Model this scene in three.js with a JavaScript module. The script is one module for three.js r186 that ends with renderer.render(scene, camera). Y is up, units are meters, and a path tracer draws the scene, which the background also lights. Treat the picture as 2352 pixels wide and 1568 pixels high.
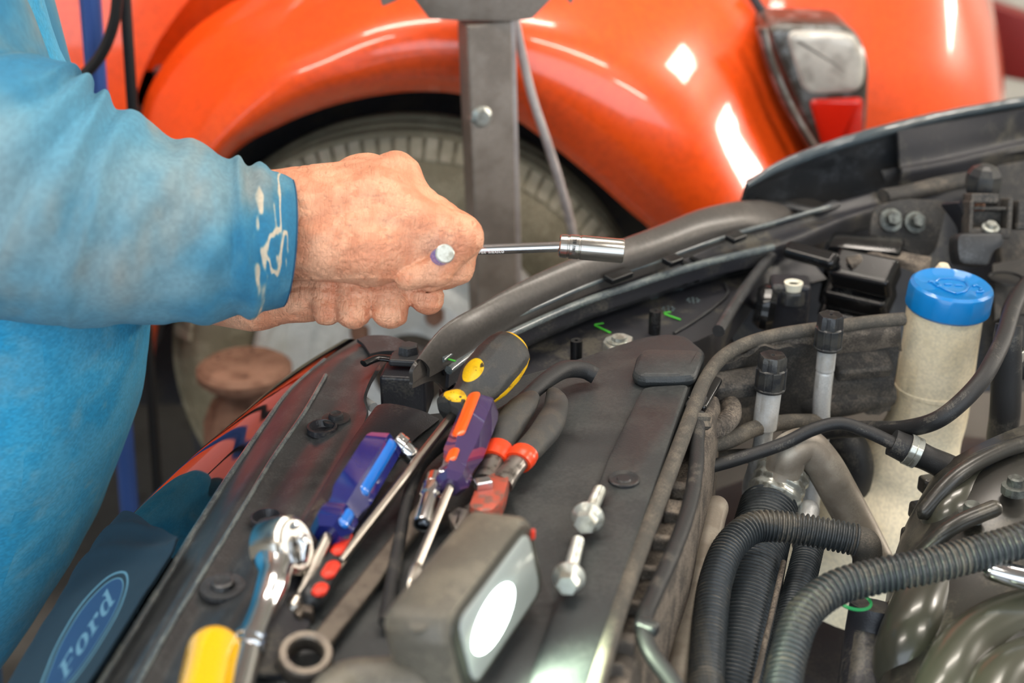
import * as THREE from 'three';
import { RoundedBoxGeometry } from 'three/addons/geometries/RoundedBoxGeometry.js';
import { mergeGeometries, toCreasedNormals } from 'three/addons/utils/BufferGeometryUtils.js';
import { RectAreaLightUniformsLib } from 'three/addons/lights/RectAreaLightUniformsLib.js';
RectAreaLightUniformsLib.init();

// ---------------------------------------------------------------- camera, sky, exposure
const scene = new THREE.Scene();
const FPX = 3267, PITCH = 25 * Math.PI / 180, EYE = new THREE.Vector3(0, 1.45, 0);
const camera = new THREE.PerspectiveCamera(2 * Math.atan(784 / FPX) * 180 / Math.PI, 1.5, 0.05, 60);
camera.position.copy(EYE);
camera.rotation.x = -PITCH;
camera.focus = 1.05;
camera.userData.fStop = 4.3;
scene.background = new THREE.Color(0.80, 0.90, 1.0);
scene.backgroundIntensity = 2.6;
const renderer = new THREE.WebGLRenderer({ antialias: true });
renderer.toneMapping = THREE.LinearToneMapping;
renderer.toneMappingExposure = 1.2;
renderer.shadowMap.enabled = true;

// ---------------------------------------------------------------- small maths
const V = (x, y, z) => new THREE.Vector3(x, y, z);
const SP = Math.sin(PITCH), CP = Math.cos(PITCH);
const FWD = V(0, -SP, -CP), UPV = V(0, CP, -SP), RIGHT = V(1, 0, 0);
const ray = (px, py) => FWD.clone().addScaledVector(RIGHT, (px - 1176) / FPX).addScaledVector(UPV, -(py - 784) / FPX);
const P = (px, py, d) => EYE.clone().addScaledVector(ray(px, py), d);               // a place at a distance in front of the photographer
const H = (px, py, y) => { const r = ray(px, py); return EYE.clone().addScaledVector(r, (y - EYE.y) / r.y); };   // a place at a height
const ZP = (px, py, z) => { const r = ray(px, py); return EYE.clone().addScaledVector(r, (z - EYE.z) / r.z); };
const depthOf = (p) => p.clone().sub(EYE).dot(FWD);
const R = (p, n) => n * depthOf(p) / FPX;                                            // metres that n picture elements span at p
const lerp = (a, b, t) => a + (b - a) * t, clamp = (x, a = 0, b = 1) => Math.min(b, Math.max(a, x));
const smooth = (a, b, x) => { const t = clamp((x - a) / (b - a)); return t * t * (3 - 2 * t); };
let seedState = 7;
const rnd = () => { seedState = (Math.imul(seedState, 1664525) + 1013904223) >>> 0; return seedState / 4294967296; };
const hash = (x, y, z = 0) => { let h = Math.imul(x | 0, 374761393) ^ Math.imul(y | 0, 668265263) ^ Math.imul(z | 0, 1274126177); h = Math.imul(h ^ (h >>> 13), 1274126177); return ((h ^ (h >>> 16)) >>> 0) / 4294967296; };
function noise3(x, y, z, per = 0) {
  const xi = Math.floor(x), yi = Math.floor(y), zi = Math.floor(z), f = (t) => t * t * (3 - 2 * t), u = f(x - xi), v = f(y - yi), w = f(z - zi);
  const m = (a) => (per ? ((a % per) + per) % per : a), h = (a, b, c) => hash(m(xi + a), m(yi + b), zi + c);
  return lerp(lerp(lerp(h(0, 0, 0), h(1, 0, 0), u), lerp(h(0, 1, 0), h(1, 1, 0), u), v), lerp(lerp(h(0, 0, 1), h(1, 0, 1), u), lerp(h(0, 1, 1), h(1, 1, 1), u), v), w);
}
function fbm(x, y, z = 0, oct = 4, per = 0) { let s = 0, a = 0.5, n = 0; for (let i = 0; i < oct; i++) { s += a * noise3(x, y, z + i * 17, per); n += a; a *= 0.5; x *= 2; y *= 2; z *= 2; per *= 2; } return s / n; }

// ---------------------------------------------------------------- textures and materials
const hex = (h) => [(h >> 16) & 255, (h >> 8) & 255, h & 255];
function texture(size, fn, metres, srgb = true) {
  const data = new Uint8Array(size * size * 4);
  for (let y = 0; y < size; y++) for (let x = 0; x < size; x++) { const c = fn(x / size, y / size); const o = (y * size + x) * 4; data[o] = clamp(c[0], 0, 255); data[o + 1] = clamp(c[1], 0, 255); data[o + 2] = clamp(c[2], 0, 255); data[o + 3] = 255; }
  const t = new THREE.DataTexture(data, size, size);
  t.wrapS = t.wrapT = THREE.RepeatWrapping; t.magFilter = THREE.LinearFilter; t.minFilter = THREE.LinearMipmapLinearFilter; t.generateMipmaps = true;
  if (srgb) t.colorSpace = THREE.SRGBColorSpace;
  t.repeat.set(1 / metres, 1 / metres); t.needsUpdate = true;
  return t;
}
const mixc = (a, b, t) => [lerp(a[0], b[0], t), lerp(a[1], b[1], t), lerp(a[2], b[2], t)];
// two tones mottled by patches with fine speckle: dust, grime, wear
function mottled(a, b, metres, { cell = 6, lo = 0.45, hi = 0.7, speck = 0.25, z = 0, size = 256, c, clo = 0.72, chi = 0.8 } = {}) {
  a = hex(a); b = hex(b); if (c !== undefined) c = hex(c);
  return texture(size, (u, v) => {
    const n = fbm(u * cell, v * cell, z, 5, cell), s = noise3(u * 128, v * 128, z + 3, 128);
    let k = mixc(a, b, smooth(lo, hi, n + (s - 0.5) * speck));
    if (c) k = mixc(k, c, smooth(clo, chi, fbm(u * cell * 2, v * cell * 2, z + 40, 4, cell * 2)));
    const g = 1 + (s - 0.5) * 0.12; return [k[0] * g, k[1] * g, k[2] * g];
  }, metres);
}
const grainBump = texture(256, (u, v) => { const n = 255 * (0.5 * noise3(u * 128, v * 128, 1, 128) + 0.5 * noise3(u * 64, v * 64, 2, 64)); return [n, n, n]; }, 0.05, false);
const clothBump = texture(256, (u, v) => { const n = 128 + 60 * Math.sin(u * 2 * Math.PI * 64) * Math.sin(v * 2 * Math.PI * 64) + 60 * (noise3(u * 32, v * 32, 5, 32) - 0.5); return [n, n, n]; }, 0.04, false);
const scratchRough = texture(256, (u, v) => { const n = 255 * (0.35 + 0.5 * fbm(u * 8, v * 8, 9, 5, 8)); return [n, n, n]; }, 0.15, false);
const M = (o) => new THREE.MeshPhysicalMaterial(o);
const plainMat = (color, roughness, o = {}) => M({ color, roughness, ...o });

const mat = {
  plastic: M({ map: mottled(0x23242a, 0x4a4740, 0.16, { lo: 0.5, hi: 0.78, z: 1 }), roughness: 0.42, bumpMap: grainBump, bumpScale: 0.00012 }),
  cover: M({ map: mottled(0x292d2f, 0x373a3a, 0.2, { lo: 0.4, hi: 0.75, z: 2 }), roughness: 0.5, bumpMap: grainBump, bumpScale: 0.0002 }),
  dusty: M({ map: mottled(0x333231, 0x57514a, 0.12, { lo: 0.35, hi: 0.8, z: 3, cell: 8, speck: 0.4 }), roughness: 0.75, bumpMap: grainBump, bumpScale: 0.0004 }),
  earthy: M({ map: mottled(0x4a443e, 0x756b60, 0.1, { lo: 0.3, hi: 0.75, z: 4, cell: 8, speck: 0.4 }), roughness: 0.85, bumpMap: grainBump, bumpScale: 0.0005 }),
  glossPlastic: M({ map: mottled(0x141517, 0x2c2c2c, 0.15, { lo: 0.55, hi: 0.8, z: 5 }), roughness: 0.2, roughnessMap: null }),
  scuffed: M({ map: mottled(0x2c2d2f, 0x45474a, 0.14, { lo: 0.45, hi: 0.85, z: 6, cell: 10, speck: 0.4 }), roughness: 0.48, clearcoat: 0.15, clearcoatRoughness: 0.3 }),
  paint: M({ color: 0x15161a, metalness: 0.0, roughness: 0.35, clearcoat: 1, clearcoatRoughness: 0.02, ior: 1.6 }),
  mirrorPaint: M({ color: 0x2f2f33, metalness: 0.9, roughness: 0.05, clearcoat: 1, clearcoatRoughness: 0.01 }),
  fenderPaint: M({ map: mottled(0x4a4643, 0x55504c, 0.2, { z: 70, speck: 0.1 }), metalness: 0.2, roughness: 0.45, clearcoat: 0.4, clearcoatRoughness: 0.25 }),
  trim: M({ map: mottled(0x36383a, 0x464849, 0.1, { z: 71, lo: 0.4, hi: 0.85, cell: 10, speck: 0.4 }), roughness: 0.3, roughnessMap: null }),
  railHighlight: M({ map: mottled(0x4f575b, 0x69706f, 0.06, { z: 72 }), roughness: 0.25, clearcoat: 0.6, clearcoatRoughness: 0.15 }),  // bluish highlight of rails and ribs put into a paler base colour
  rubber: M({ map: mottled(0x1e1f21, 0x47443f, 0.08, { lo: 0.55, hi: 0.8, z: 7 }), roughness: 0.55, bumpMap: grainBump, bumpScale: 0.0001 }),
  dustRubber: M({ map: mottled(0x45423d, 0x635c52, 0.07, { lo: 0.3, hi: 0.8, z: 8, speck: 0.4 }), roughness: 0.8 }),
  conduit: M({ map: mottled(0x33383b, 0x5a564e, 0.09, { lo: 0.45, hi: 0.75, z: 9 }), roughness: 0.36 }),
  hoseBlack: M({ map: mottled(0x2c3236, 0x464a4c, 0.1, { lo: 0.4, hi: 0.8, z: 10 }), roughness: 0.4 }),
  alu: M({ map: mottled(0xd6d8d8, 0xb5b3ae, 0.09, { lo: 0.45, hi: 0.85, z: 11 }), metalness: 0.45, roughness: 0.36, bumpMap: grainBump, bumpScale: 0.0001 }),
  aluDirty: M({ map: mottled(0xa49c90, 0x8c8378, 0.09, { lo: 0.4, hi: 0.75, z: 12 }), metalness: 0.4, roughness: 0.45 }),
  zinc: M({ map: mottled(0xc8ccc6, 0x9b9a90, 0.03, { z: 13 }), metalness: 0.7, roughness: 0.32 }),
  chrome: M({ color: 0xcfd0d2, metalness: 1, roughness: 0.13 }),
  satin: M({ color: 0xb5b2ac, metalness: 1, roughness: 0.24 }),
  shaftSteel: M({ color: 0xa39d95, metalness: 1, roughness: 0.3 }),
  darkSteel: M({ map: mottled(0x6f675e, 0x57504a, 0.06, { z: 14 }), metalness: 0.7, roughness: 0.4 }),
  bolt: M({ map: mottled(0x6f736f, 0x4b4d4b, 0.03, { z: 15 }), metalness: 0.6, roughness: 0.5 }),
  beige: M({ map: mottled(0xe2d5b8, 0xdccdad, 0.2, { z: 16, speck: 0.1 }), roughness: 0.5, transmission: 0.0, sheen: 0.1 }),
  blueCap: M({ color: 0x077bc4, roughness: 0.28, clearcoat: 0.4, clearcoatRoughness: 0.2 }),
  capBlack: M({ map: mottled(0x26282b, 0x3a3a38, 0.05, { z: 17 }), roughness: 0.36, bumpMap: grainBump, bumpScale: 0.0001 }),
  white: M({ color: 0xe6e2cf, roughness: 0.45 }),
  green: M({ color: 0x3fae2f, roughness: 0.6 }),
  navyClear: M({ color: 0x1c2468, roughness: 0.12, clearcoat: 1, clearcoatRoughness: 0.05 }),
  blueInlay: M({ color: 0x0f6fd0, roughness: 0.18, clearcoat: 1, clearcoatRoughness: 0.06 }),
  purpleClear: M({ color: 0x40305a, roughness: 0.12, clearcoat: 1, clearcoatRoughness: 0.05 }),
  orangeInlay: M({ color: 0xf2590f, roughness: 0.3, clearcoat: 0.6 }),
  gripBlack: M({ map: mottled(0x3a3a39, 0x46433e, 0.04, { z: 18 }), roughness: 0.62, bumpMap: grainBump, bumpScale: 0.0002 }),
  gripYellow: M({ map: mottled(0xf0be12, 0xb98d0c, 0.05, { z: 19, lo: 0.62, hi: 0.85, c: 0x3a2f10, clo: 0.66, chi: 0.72 }), roughness: 0.45 }),
  yellowGloss: M({ color: 0xf2bb08, roughness: 0.12, clearcoat: 1, clearcoatRoughness: 0.05 }),
  plierRed: M({ map: mottled(0xb0503e, 0x75574e, 0.03, { z: 20 }), roughness: 0.4, metalness: 0.2 }),
  plierCollar: M({ color: 0xe8431c, roughness: 0.3 }),
  plierSteel: M({ map: mottled(0x8a8580, 0x55504c, 0.03, { z: 21 }), metalness: 0.8, roughness: 0.35 }),
  tapeRed: M({ color: 0xe0351f, roughness: 0.4 }),
  lampBody: M({ map: mottled(0x5c584f, 0x6f6a5e, 0.1, { z: 22 }), roughness: 0.5 }),
  lampRim: M({ color: 0x34352f, roughness: 0.4 }),
  orange: M({ map: mottled(0xff5714, 0xf85416, 0.6, { z: 23, speck: 0.1 }), roughness: 0.32, clearcoat: 0.85, clearcoatRoughness: 0.05 }),
  redDark: M({ color: 0x7a120c, roughness: 0.5 }),
  tyre: M({ map: mottled(0x8f8872, 0xa59d86, 0.25, { z: 24 }), roughness: 0.9 }),
  tyreBlock: M({ map: mottled(0xb0a993, 0xc2bba6, 0.1, { z: 25 }), roughness: 0.95 }),
  well: M({ map: mottled(0x3d3e43, 0x4a4843, 0.3, { z: 75 }), roughness: 0.85 }),
  rim: M({ map: mottled(0xf0f2ee, 0xd8d8d0, 0.3, { z: 26 }), roughness: 0.35, metalness: 0.1 }),
  standSteel: M({ map: mottled(0x9a8f85, 0x84796f, 0.2, { z: 27 }), roughness: 0.55, metalness: 0.35 }),
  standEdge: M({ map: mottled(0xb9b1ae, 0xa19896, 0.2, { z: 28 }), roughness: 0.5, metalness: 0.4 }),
  bluePole: M({ color: 0x35589e, roughness: 0.45 }),
  blackPole: M({ color: 0x1b1c1e, roughness: 0.55 }),
  rust: M({ map: mottled(0x9a7460, 0x7d5a48, 0.15, { z: 29, c: 0x5c4034 }), roughness: 0.85 }),
  concrete: M({ map: mottled(0x6b6660, 0x57524c, 1.2, { z: 30, c: 0x3a3632 }), roughness: 0.9 }),
  wall: M({ map: mottled(0xbdbab0, 0xaaa79c, 1.5, { z: 31 }), roughness: 0.9 }),
  ceiling: M({ map: mottled(0xc9c9c4, 0xb9b9b2, 1.5, { z: 32 }), roughness: 0.9 }),
  tailWhite: M({ map: mottled(0xc9c3b8, 0xa9a298, 0.12, { z: 33 }), roughness: 0.35, clearcoat: 0.5 }),
  tailRed: M({ color: 0xd8210c, roughness: 0.22, clearcoat: 0.8 }),
  tailTrim: M({ map: mottled(0x55504a, 0x8a8c8c, 0.1, { z: 34 }), roughness: 0.35, metalness: 0.5 }),
  shellSkinDark: M({ map: mottled(0x2a2b2e, 0x3a3835, 0.2, { z: 76 }), roughness: 0.7 }),
};
mat.plastic.side = mat.cover.side = THREE.DoubleSide;

// ---------------------------------------------------------------- geometry helpers (all in world metres)
function boxUV(g) {                                                       // uv in metres from the way each face points
  if (g.index) g = g.toNonIndexed();
  const p = g.attributes.position, uv = new Float32Array(p.count * 2), a = V(), b = V(), c = V(), n = V();
  for (let i = 0; i < p.count; i += 3) {
    a.fromBufferAttribute(p, i); b.fromBufferAttribute(p, i + 1); c.fromBufferAttribute(p, i + 2);
    n.copy(b).sub(a).cross(c.clone().sub(a)); const x = Math.abs(n.x), y = Math.abs(n.y), z = Math.abs(n.z);
    [a, b, c].forEach((q, k) => { const o = (i + k) * 2; if (y >= x && y >= z) { uv[o] = q.x; uv[o + 1] = q.z; } else if (x >= z) { uv[o] = q.z; uv[o + 1] = q.y; } else { uv[o] = q.x; uv[o + 1] = q.y; } });
  }
  g.setAttribute('uv', new THREE.BufferAttribute(uv, 2));
  return g;
}
const merged = (list) => mergeGeometries(list.map((g) => { let h = g.index ? g.toNonIndexed() : g; if (!h.attributes.normal) h.computeVertexNormals(); const k = new THREE.BufferGeometry(); k.setAttribute('position', h.attributes.position); k.setAttribute('normal', h.attributes.normal); return k; }));
function gridGeo(pts, closeV = false) {                                    // pts[i][j] -> smooth indexed surface
  const m = pts.length, n = pts[0].length, pos = [], uv = [], idx = [];
  for (let i = 0; i < m; i++) for (let j = 0; j < n; j++) { pos.push(pts[i][j].x, pts[i][j].y, pts[i][j].z); uv.push(i / (m - 1), j / (n - (closeV ? 0 : 1))); }
  const cols = closeV ? n : n - 1;
  for (let i = 0; i < m - 1; i++) for (let j = 0; j < cols; j++) { const a = i * n + j, b = i * n + (j + 1) % n, c = a + n, d = b + n; idx.push(a, c, b, b, c, d); }
  const g = new THREE.BufferGeometry();
  g.setAttribute('position', new THREE.Float32BufferAttribute(pos, 3)); g.setAttribute('uv', new THREE.Float32BufferAttribute(uv, 2)); g.setIndex(idx); g.computeVertexNormals();
  return g;
}
function along(pts, seg, tension) {
  const curve = new THREE.CatmullRomCurve3(pts, false, 'centripetal');
  const out = []; for (let i = 0; i <= seg; i++) out.push(curve.getPoint(i / seg)); return out;
}
// tube with a radius that may change along (array) or be a function of (t, angle, length)
function sweep(pts, rad, { seg = 48, sides = 18, caps = true, flat = 1, up = null, round = false } = {}) {
  const c = pts.length === 2 ? [pts[0], pts[0].clone().lerp(pts[1], 0.5), pts[1]] : pts, path = along(c, seg), len = [0];
  for (let i = 1; i <= seg; i++) len.push(len[i - 1] + path[i].distanceTo(path[i - 1]));
  const total = len[seg], rf = typeof rad === 'function' ? rad : Array.isArray(rad) ? (t) => { const x = t * (rad.length - 1), i = Math.min(rad.length - 2, Math.floor(x)), f = x - i, s = f * f * (3 - 2 * f); return lerp(rad[i], rad[i + 1], s); } : () => rad;
  let T = path[1].clone().sub(path[0]).normalize(), N = up ? up.clone() : Math.abs(T.y) < 0.9 ? V(0, 1, 0) : V(1, 0, 0);
  N.addScaledVector(T, -N.dot(T)).normalize();
  const rings = [];
  for (let i = 0; i <= seg; i++) {
    T = path[Math.min(seg, i + 1)].clone().sub(path[Math.max(0, i - 1)]).normalize(); N.addScaledVector(T, -N.dot(T)).normalize();
    const B = T.clone().cross(N), ring = [];
    for (let j = 0; j < sides; j++) { const a = j / sides * Math.PI * 2; let r = rf(i / seg, a, len[i], total); if (round) { const e = Math.min(len[i], total - len[i]); if (e < r) r *= Math.sqrt(Math.max(0.02, 1 - (1 - e / r) ** 2)); } ring.push(path[i].clone().addScaledVector(N, Math.cos(a) * r * flat).addScaledVector(B, Math.sin(a) * r)); }
    rings.push(ring);
  }
  const g = gridGeo(rings.map((r) => [...r, r[0].clone()]));
  fixSeam(g, seg + 1, sides + 1);
  if (!caps) return g;
  const list = [g.toNonIndexed()];
  for (const [ring, s] of [[rings[0], -1], [rings[seg], 1]]) { const mid = ring.reduce((q, p) => q.add(p), V()).multiplyScalar(1 / sides), pos = []; for (let j = 0; j < sides; j++) { const a = ring[j], b = ring[(j + 1) % sides]; for (const q of s > 0 ? [mid, a, b] : [mid, b, a]) pos.push(q.x, q.y, q.z); } const k = new THREE.BufferGeometry(); k.setAttribute('position', new THREE.Float32BufferAttribute(pos, 3)); k.setAttribute('uv', new THREE.Float32BufferAttribute(new Float32Array(pos.length / 3 * 2), 2)); k.computeVertexNormals(); list.push(k); }
  return mergeGeometries(list);
}
function fixSeam(g, m, n) { const N = g.attributes.normal; for (let i = 0; i < m; i++) { const a = i * n, b = a + n - 1, x = N.getX(a) + N.getX(b), y = N.getY(a) + N.getY(b), z = N.getZ(a) + N.getZ(b), l = Math.hypot(x, y, z) || 1; N.setXYZ(a, x / l, y / l, z / l); N.setXYZ(b, x / l, y / l, z / l); } }
// turned body: profile [[distance along, radius], ...] about the axis from a towards b
function turned(a, b, profile, sides = 28, spin = 0, crease = 0.55) {
  let g = new THREE.LatheGeometry(profile.map(([s, r]) => new THREE.Vector2(Math.max(r, 0.00001), s)), sides);
  g = toCreasedNormals(g, crease);
  g.rotateY(spin);
  g.applyQuaternion(new THREE.Quaternion().setFromUnitVectors(V(0, 1, 0), b.clone().sub(a).normalize()));
  g.translate(a.x, a.y, a.z);
  return g;
}
const rod = (a, b, r, sides = 16, bev = 0.15) => { const L = a.distanceTo(b), e = Math.min(r * bev, L * 0.3); return turned(a, b, [[0, 0], [0, r - e], [e, r], [L - e, r], [L, r - e], [L, 0]], sides); };
function basisOf(n, hint) { const z = n.clone().normalize(); let x = hint ? hint.clone() : Math.abs(z.y) < 0.9 ? V(0, 1, 0) : V(1, 0, 0); x.addScaledVector(z, -x.dot(z)).normalize(); return new THREE.Matrix4().makeBasis(x, z.clone().cross(x), z); }
// box with rounded edges; x axis along dir, z axis near normal
function block(center, dir, normal, sx, sy, sz, r = 0.002, seg = 2) {
  const x = dir.clone().normalize(), z = normal.clone().addScaledVector(x, -normal.dot(x)).normalize(), y = z.clone().cross(x);
  const g = new RoundedBoxGeometry(sx, sy, sz, seg, Math.min(r, sx * 0.49, sy * 0.49, sz * 0.49));
  g.applyMatrix4(new THREE.Matrix4().makeBasis(x, y, z).setPosition(center));
  return g;
}
// flat plate: outline of world points, corners rounded, thickness going away from `facing`
function slab(pts, thick, { bevel = 0.001, corner = 0, facing = V(0, 1, 0), holes = [], bseg = 2, crease = 0.6 } = {}) {
  let n = V(); for (let i = 0; i < pts.length; i++) { const a = pts[i], b = pts[(i + 1) % pts.length]; n.x += (a.y - b.y) * (a.z + b.z); n.y += (a.z - b.z) * (a.x + b.x); n.z += (a.x - b.x) * (a.y + b.y); }
  n.normalize(); if (n.dot(facing) < 0) n.negate();
  const m = basisOf(n).setPosition(pts[0]), inv = m.clone().invert(), to2 = (p) => { const q = p.clone().applyMatrix4(inv); return new THREE.Vector2(q.x, q.y); };
  const outline = (list, r, S) => { const q = list.map(to2), k = q.length; for (let i = 0; i < k; i++) { const p0 = q[(i + k - 1) % k], p1 = q[i], p2 = q[(i + 1) % k], d1 = p0.clone().sub(p1), d2 = p2.clone().sub(p1), e = Math.min(r, d1.length() * 0.45, d2.length() * 0.45); const s = p1.clone().addScaledVector(d1.normalize(), e), t = p1.clone().addScaledVector(d2.normalize(), e); if (e > 1e-6) { i ? S.lineTo(s.x, s.y) : S.moveTo(s.x, s.y); S.quadraticCurveTo(p1.x, p1.y, t.x, t.y); } else i ? S.lineTo(p1.x, p1.y) : S.moveTo(p1.x, p1.y); } S.closePath(); return S; };
  const shape = outline(pts, corner, new THREE.Shape());
  for (const h of holes) shape.holes.push(outline(h.pts, h.corner ?? 0, new THREE.Path()));
  const bev = Math.min(bevel, thick * 0.45), g = new THREE.ExtrudeGeometry(shape, { depth: Math.max(1e-5, thick - 2 * bev), bevelEnabled: bev > 0, bevelThickness: bev, bevelSize: bev, bevelOffset: -bev, bevelSegments: bseg, curveSegments: 6 });
  g.translate(0, 0, -(thick - bev)); g.applyMatrix4(m);
  return toCreasedNormals(g, crease);
}
const ring2 = (c, n, r, k = 20) => { const m = basisOf(n).setPosition(c), o = []; for (let i = 0; i < k; i++) o.push(V(Math.cos(i / k * 2 * Math.PI) * r, Math.sin(i / k * 2 * Math.PI) * r, 0).applyMatrix4(m)); return o; };
// curved panel with thickness through a net of points, thickness away from `facing`
function panel(rows, thick, { su = 6, sv = 6, facing = V(0, 1, 0), bend = null } = {}) {
  const cross = rows.map((r) => along(r, (r.length - 1) * sv)), n = cross[0].length, cols = [];
  for (let j = 0; j < n; j++) cols.push(along(cross.map((r) => r[j]), (rows.length - 1) * su));
  const m = cols[0].length, top = []; for (let i = 0; i < m; i++) top.push(cols.map((c) => c[i]));
  if (bend) for (let i = 0; i < m; i++) for (let j = 0; j < n; j++) bend(top[i][j], i / (m - 1), j / (n - 1));
  let g = gridGeo(top), N = g.attributes.normal, s = 0; for (let k = 0; k < N.count; k++) s += facing.dot(V(N.getX(k), N.getY(k), N.getZ(k)));
  const sign = s < 0 ? -1 : 1, low = top.map((r, i) => r.map((p, j) => { const k = i * n + j; return p.clone().add(V(N.getX(k), N.getY(k), N.getZ(k)).multiplyScalar(-thick * sign)); }));
  const flip = (h) => { const a = h.index.array; for (let k = 0; k < a.length; k += 3) { const t = a[k]; a[k] = a[k + 1]; a[k + 1] = t; } h.computeVertexNormals(); return h; };
  const up = sign < 0 ? flip(g) : g, down = sign < 0 ? gridGeo(low) : flip(gridGeo(low)), edge = [...top.map((r, i) => [r[0], low[i][0]]), ].map((x) => x);
  const rim = [...Array(m).keys()].map((i) => [top[i][0], low[i][0]]).concat([...Array(n).keys()].map((j) => [top[m - 1][j], low[m - 1][j]]), [...Array(m).keys()].map((i) => [top[m - 1 - i][n - 1], low[m - 1 - i][n - 1]]), [...Array(n).keys()].map((j) => [top[0][n - 1 - j], low[0][n - 1 - j]]));
  let side = gridGeo(rim); if (sign > 0) side = flip(side);
  const parts = [up, down, side].map((h) => h.toNonIndexed());
  return mergeGeometries(parts);
}
// surface of a distance field (negative inside), naive surface nets
function field(f, lo, hi, cell) {
  const nx = Math.ceil((hi.x - lo.x) / cell) + 1, ny = Math.ceil((hi.y - lo.y) / cell) + 1, nz = Math.ceil((hi.z - lo.z) / cell) + 1;
  const d = new Float32Array(nx * ny * nz), at = (i, j, k) => (k * ny + j) * nx + i;
  for (let k = 0; k < nz; k++) for (let j = 0; j < ny; j++) for (let i = 0; i < nx; i++) d[at(i, j, k)] = f(lo.x + i * cell, lo.y + j * cell, lo.z + k * cell);
  const id = new Int32Array(nx * ny * nz).fill(-1), pos = [], idx = [];
  for (let k = 0; k < nz - 1; k++) for (let j = 0; j < ny - 1; j++) for (let i = 0; i < nx - 1; i++) {
    let x = 0, y = 0, z = 0, c = 0; const v = (a, b, e) => d[at(i + a, j + b, k + e)];
    const edge = (a, b) => { const p = v(...a), q = v(...b); if (p < 0 !== q < 0) { const t = p / (p - q); x += a[0] + t * (b[0] - a[0]); y += a[1] + t * (b[1] - a[1]); z += a[2] + t * (b[2] - a[2]); c++; } };
    const s = v(0, 0, 0) < 0; let mixed = false; for (let q = 1; q < 8 && !mixed; q++) mixed = (v(q & 1, (q >> 1) & 1, q >> 2) < 0) !== s;
    if (!mixed) continue;
    for (const o of [0, 1]) for (const q of [0, 1]) { edge([0, o, q], [1, o, q]); edge([o, 0, q], [o, 1, q]); edge([o, q, 0], [o, q, 1]); }
    id[at(i, j, k)] = pos.length / 3; pos.push(lo.x + (i + x / c) * cell, lo.y + (j + y / c) * cell, lo.z + (k + z / c) * cell);
  }
  const quad = (a, b, c, e, flip) => { if (a < 0 || b < 0 || c < 0 || e < 0) return; flip ? idx.push(a, c, b, a, e, c) : idx.push(a, b, c, a, c, e); };
  for (let k = 1; k < nz - 1; k++) for (let j = 1; j < ny - 1; j++) for (let i = 1; i < nx - 1; i++) {
    const s = d[at(i, j, k)] < 0;
    if (s !== d[at(i + 1, j, k)] < 0) quad(id[at(i, j - 1, k - 1)], id[at(i, j, k - 1)], id[at(i, j, k)], id[at(i, j - 1, k)], !s);
    if (s !== d[at(i, j + 1, k)] < 0) quad(id[at(i - 1, j, k - 1)], id[at(i - 1, j, k)], id[at(i, j, k)], id[at(i, j, k - 1)], !s);
    if (s !== d[at(i, j, k + 1)] < 0) quad(id[at(i - 1, j - 1, k)], id[at(i, j - 1, k)], id[at(i, j, k)], id[at(i - 1, j, k)], !s);
  }
  const g = new THREE.BufferGeometry(); g.setAttribute('position', new THREE.Float32BufferAttribute(pos, 3)); g.setIndex(idx);
  const nor = new Float32Array(pos.length), e = cell * 0.5;
  for (let q = 0; q < pos.length; q += 3) { const [x, y, z] = [pos[q], pos[q + 1], pos[q + 2]]; const gx = f(x + e, y, z) - f(x - e, y, z), gy = f(x, y + e, z) - f(x, y - e, z), gz = f(x, y, z + e) - f(x, y, z - e), l = Math.hypot(gx, gy, gz) || 1; nor[q] = gx / l; nor[q + 1] = gy / l; nor[q + 2] = gz / l; }
  g.setAttribute('normal', new THREE.BufferAttribute(nor, 3));
  return g;
}
const smin = (a, b, k) => { const h = Math.max(k - Math.abs(a - b), 0) / k; return Math.min(a, b) - h * h * k * 0.25; };
function capsule(x, y, z, c) {                                              // tapered capsule c = [ax, ay, az, ra, bx, by, bz, rb]
  const bx = c[4] - c[0], by = c[5] - c[1], bz = c[6] - c[2], px = x - c[0], py = y - c[1], pz = z - c[2];
  const t = clamp((px * bx + py * by + pz * bz) / (bx * bx + by * by + bz * bz || 1)), dx = px - bx * t, dy = py - by * t, dz = pz - bz * t;
  return Math.sqrt(dx * dx + dy * dy + dz * dz) - lerp(c[3], c[7], t);
}

// ---------------------------------------------------------------- things and parts
const taken = {};
const numbered = (name) => { const k = taken[name] = (taken[name] ?? -1) + 1; return k ? `${name}_${String(k).padStart(3, '0')}` : name; };
function thing(name, label, category, group) {
  const o = new THREE.Group(); o.name = numbered(name); o.userData = { label, category }; if (group) o.userData.group = group; scene.add(o); return o;
}
function structure(name) { const o = new THREE.Group(); o.name = name; o.userData = { kind: 'structure' }; scene.add(o); return o; }
function part(parent, name, geo, material, { label, uv = true, kind } = {}) {
  if (Array.isArray(geo)) geo = merged(geo);
  if (!geo.attributes.normal) geo.computeVertexNormals();
  if (uv) geo = boxUV(geo);
  const m = new THREE.Mesh(geo, material); m.name = name; m.castShadow = m.receiveShadow = true; if (label) m.userData.label = label; if (kind) m.userData.kind = kind; parent.add(m); return m;
}
function settle(group) {                                                     // move the group's origin to the base of the thing
  const b = new THREE.Box3(); group.traverse((o) => { if (o.isMesh) { o.geometry.computeBoundingBox(); b.union(o.geometry.boundingBox); } });
  const c = V((b.min.x + b.max.x) / 2, b.min.y, (b.min.z + b.max.z) / 2); group.position.copy(c);
  const done = new Set(); group.traverse((o) => { if (o.isMesh && !done.has(o.geometry)) { done.add(o.geometry); o.geometry.translate(-c.x, -c.y, -c.z); o.geometry.boundingBox = null; } if (o.isLight) o.position.sub(c); });
  return group;
}

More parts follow.
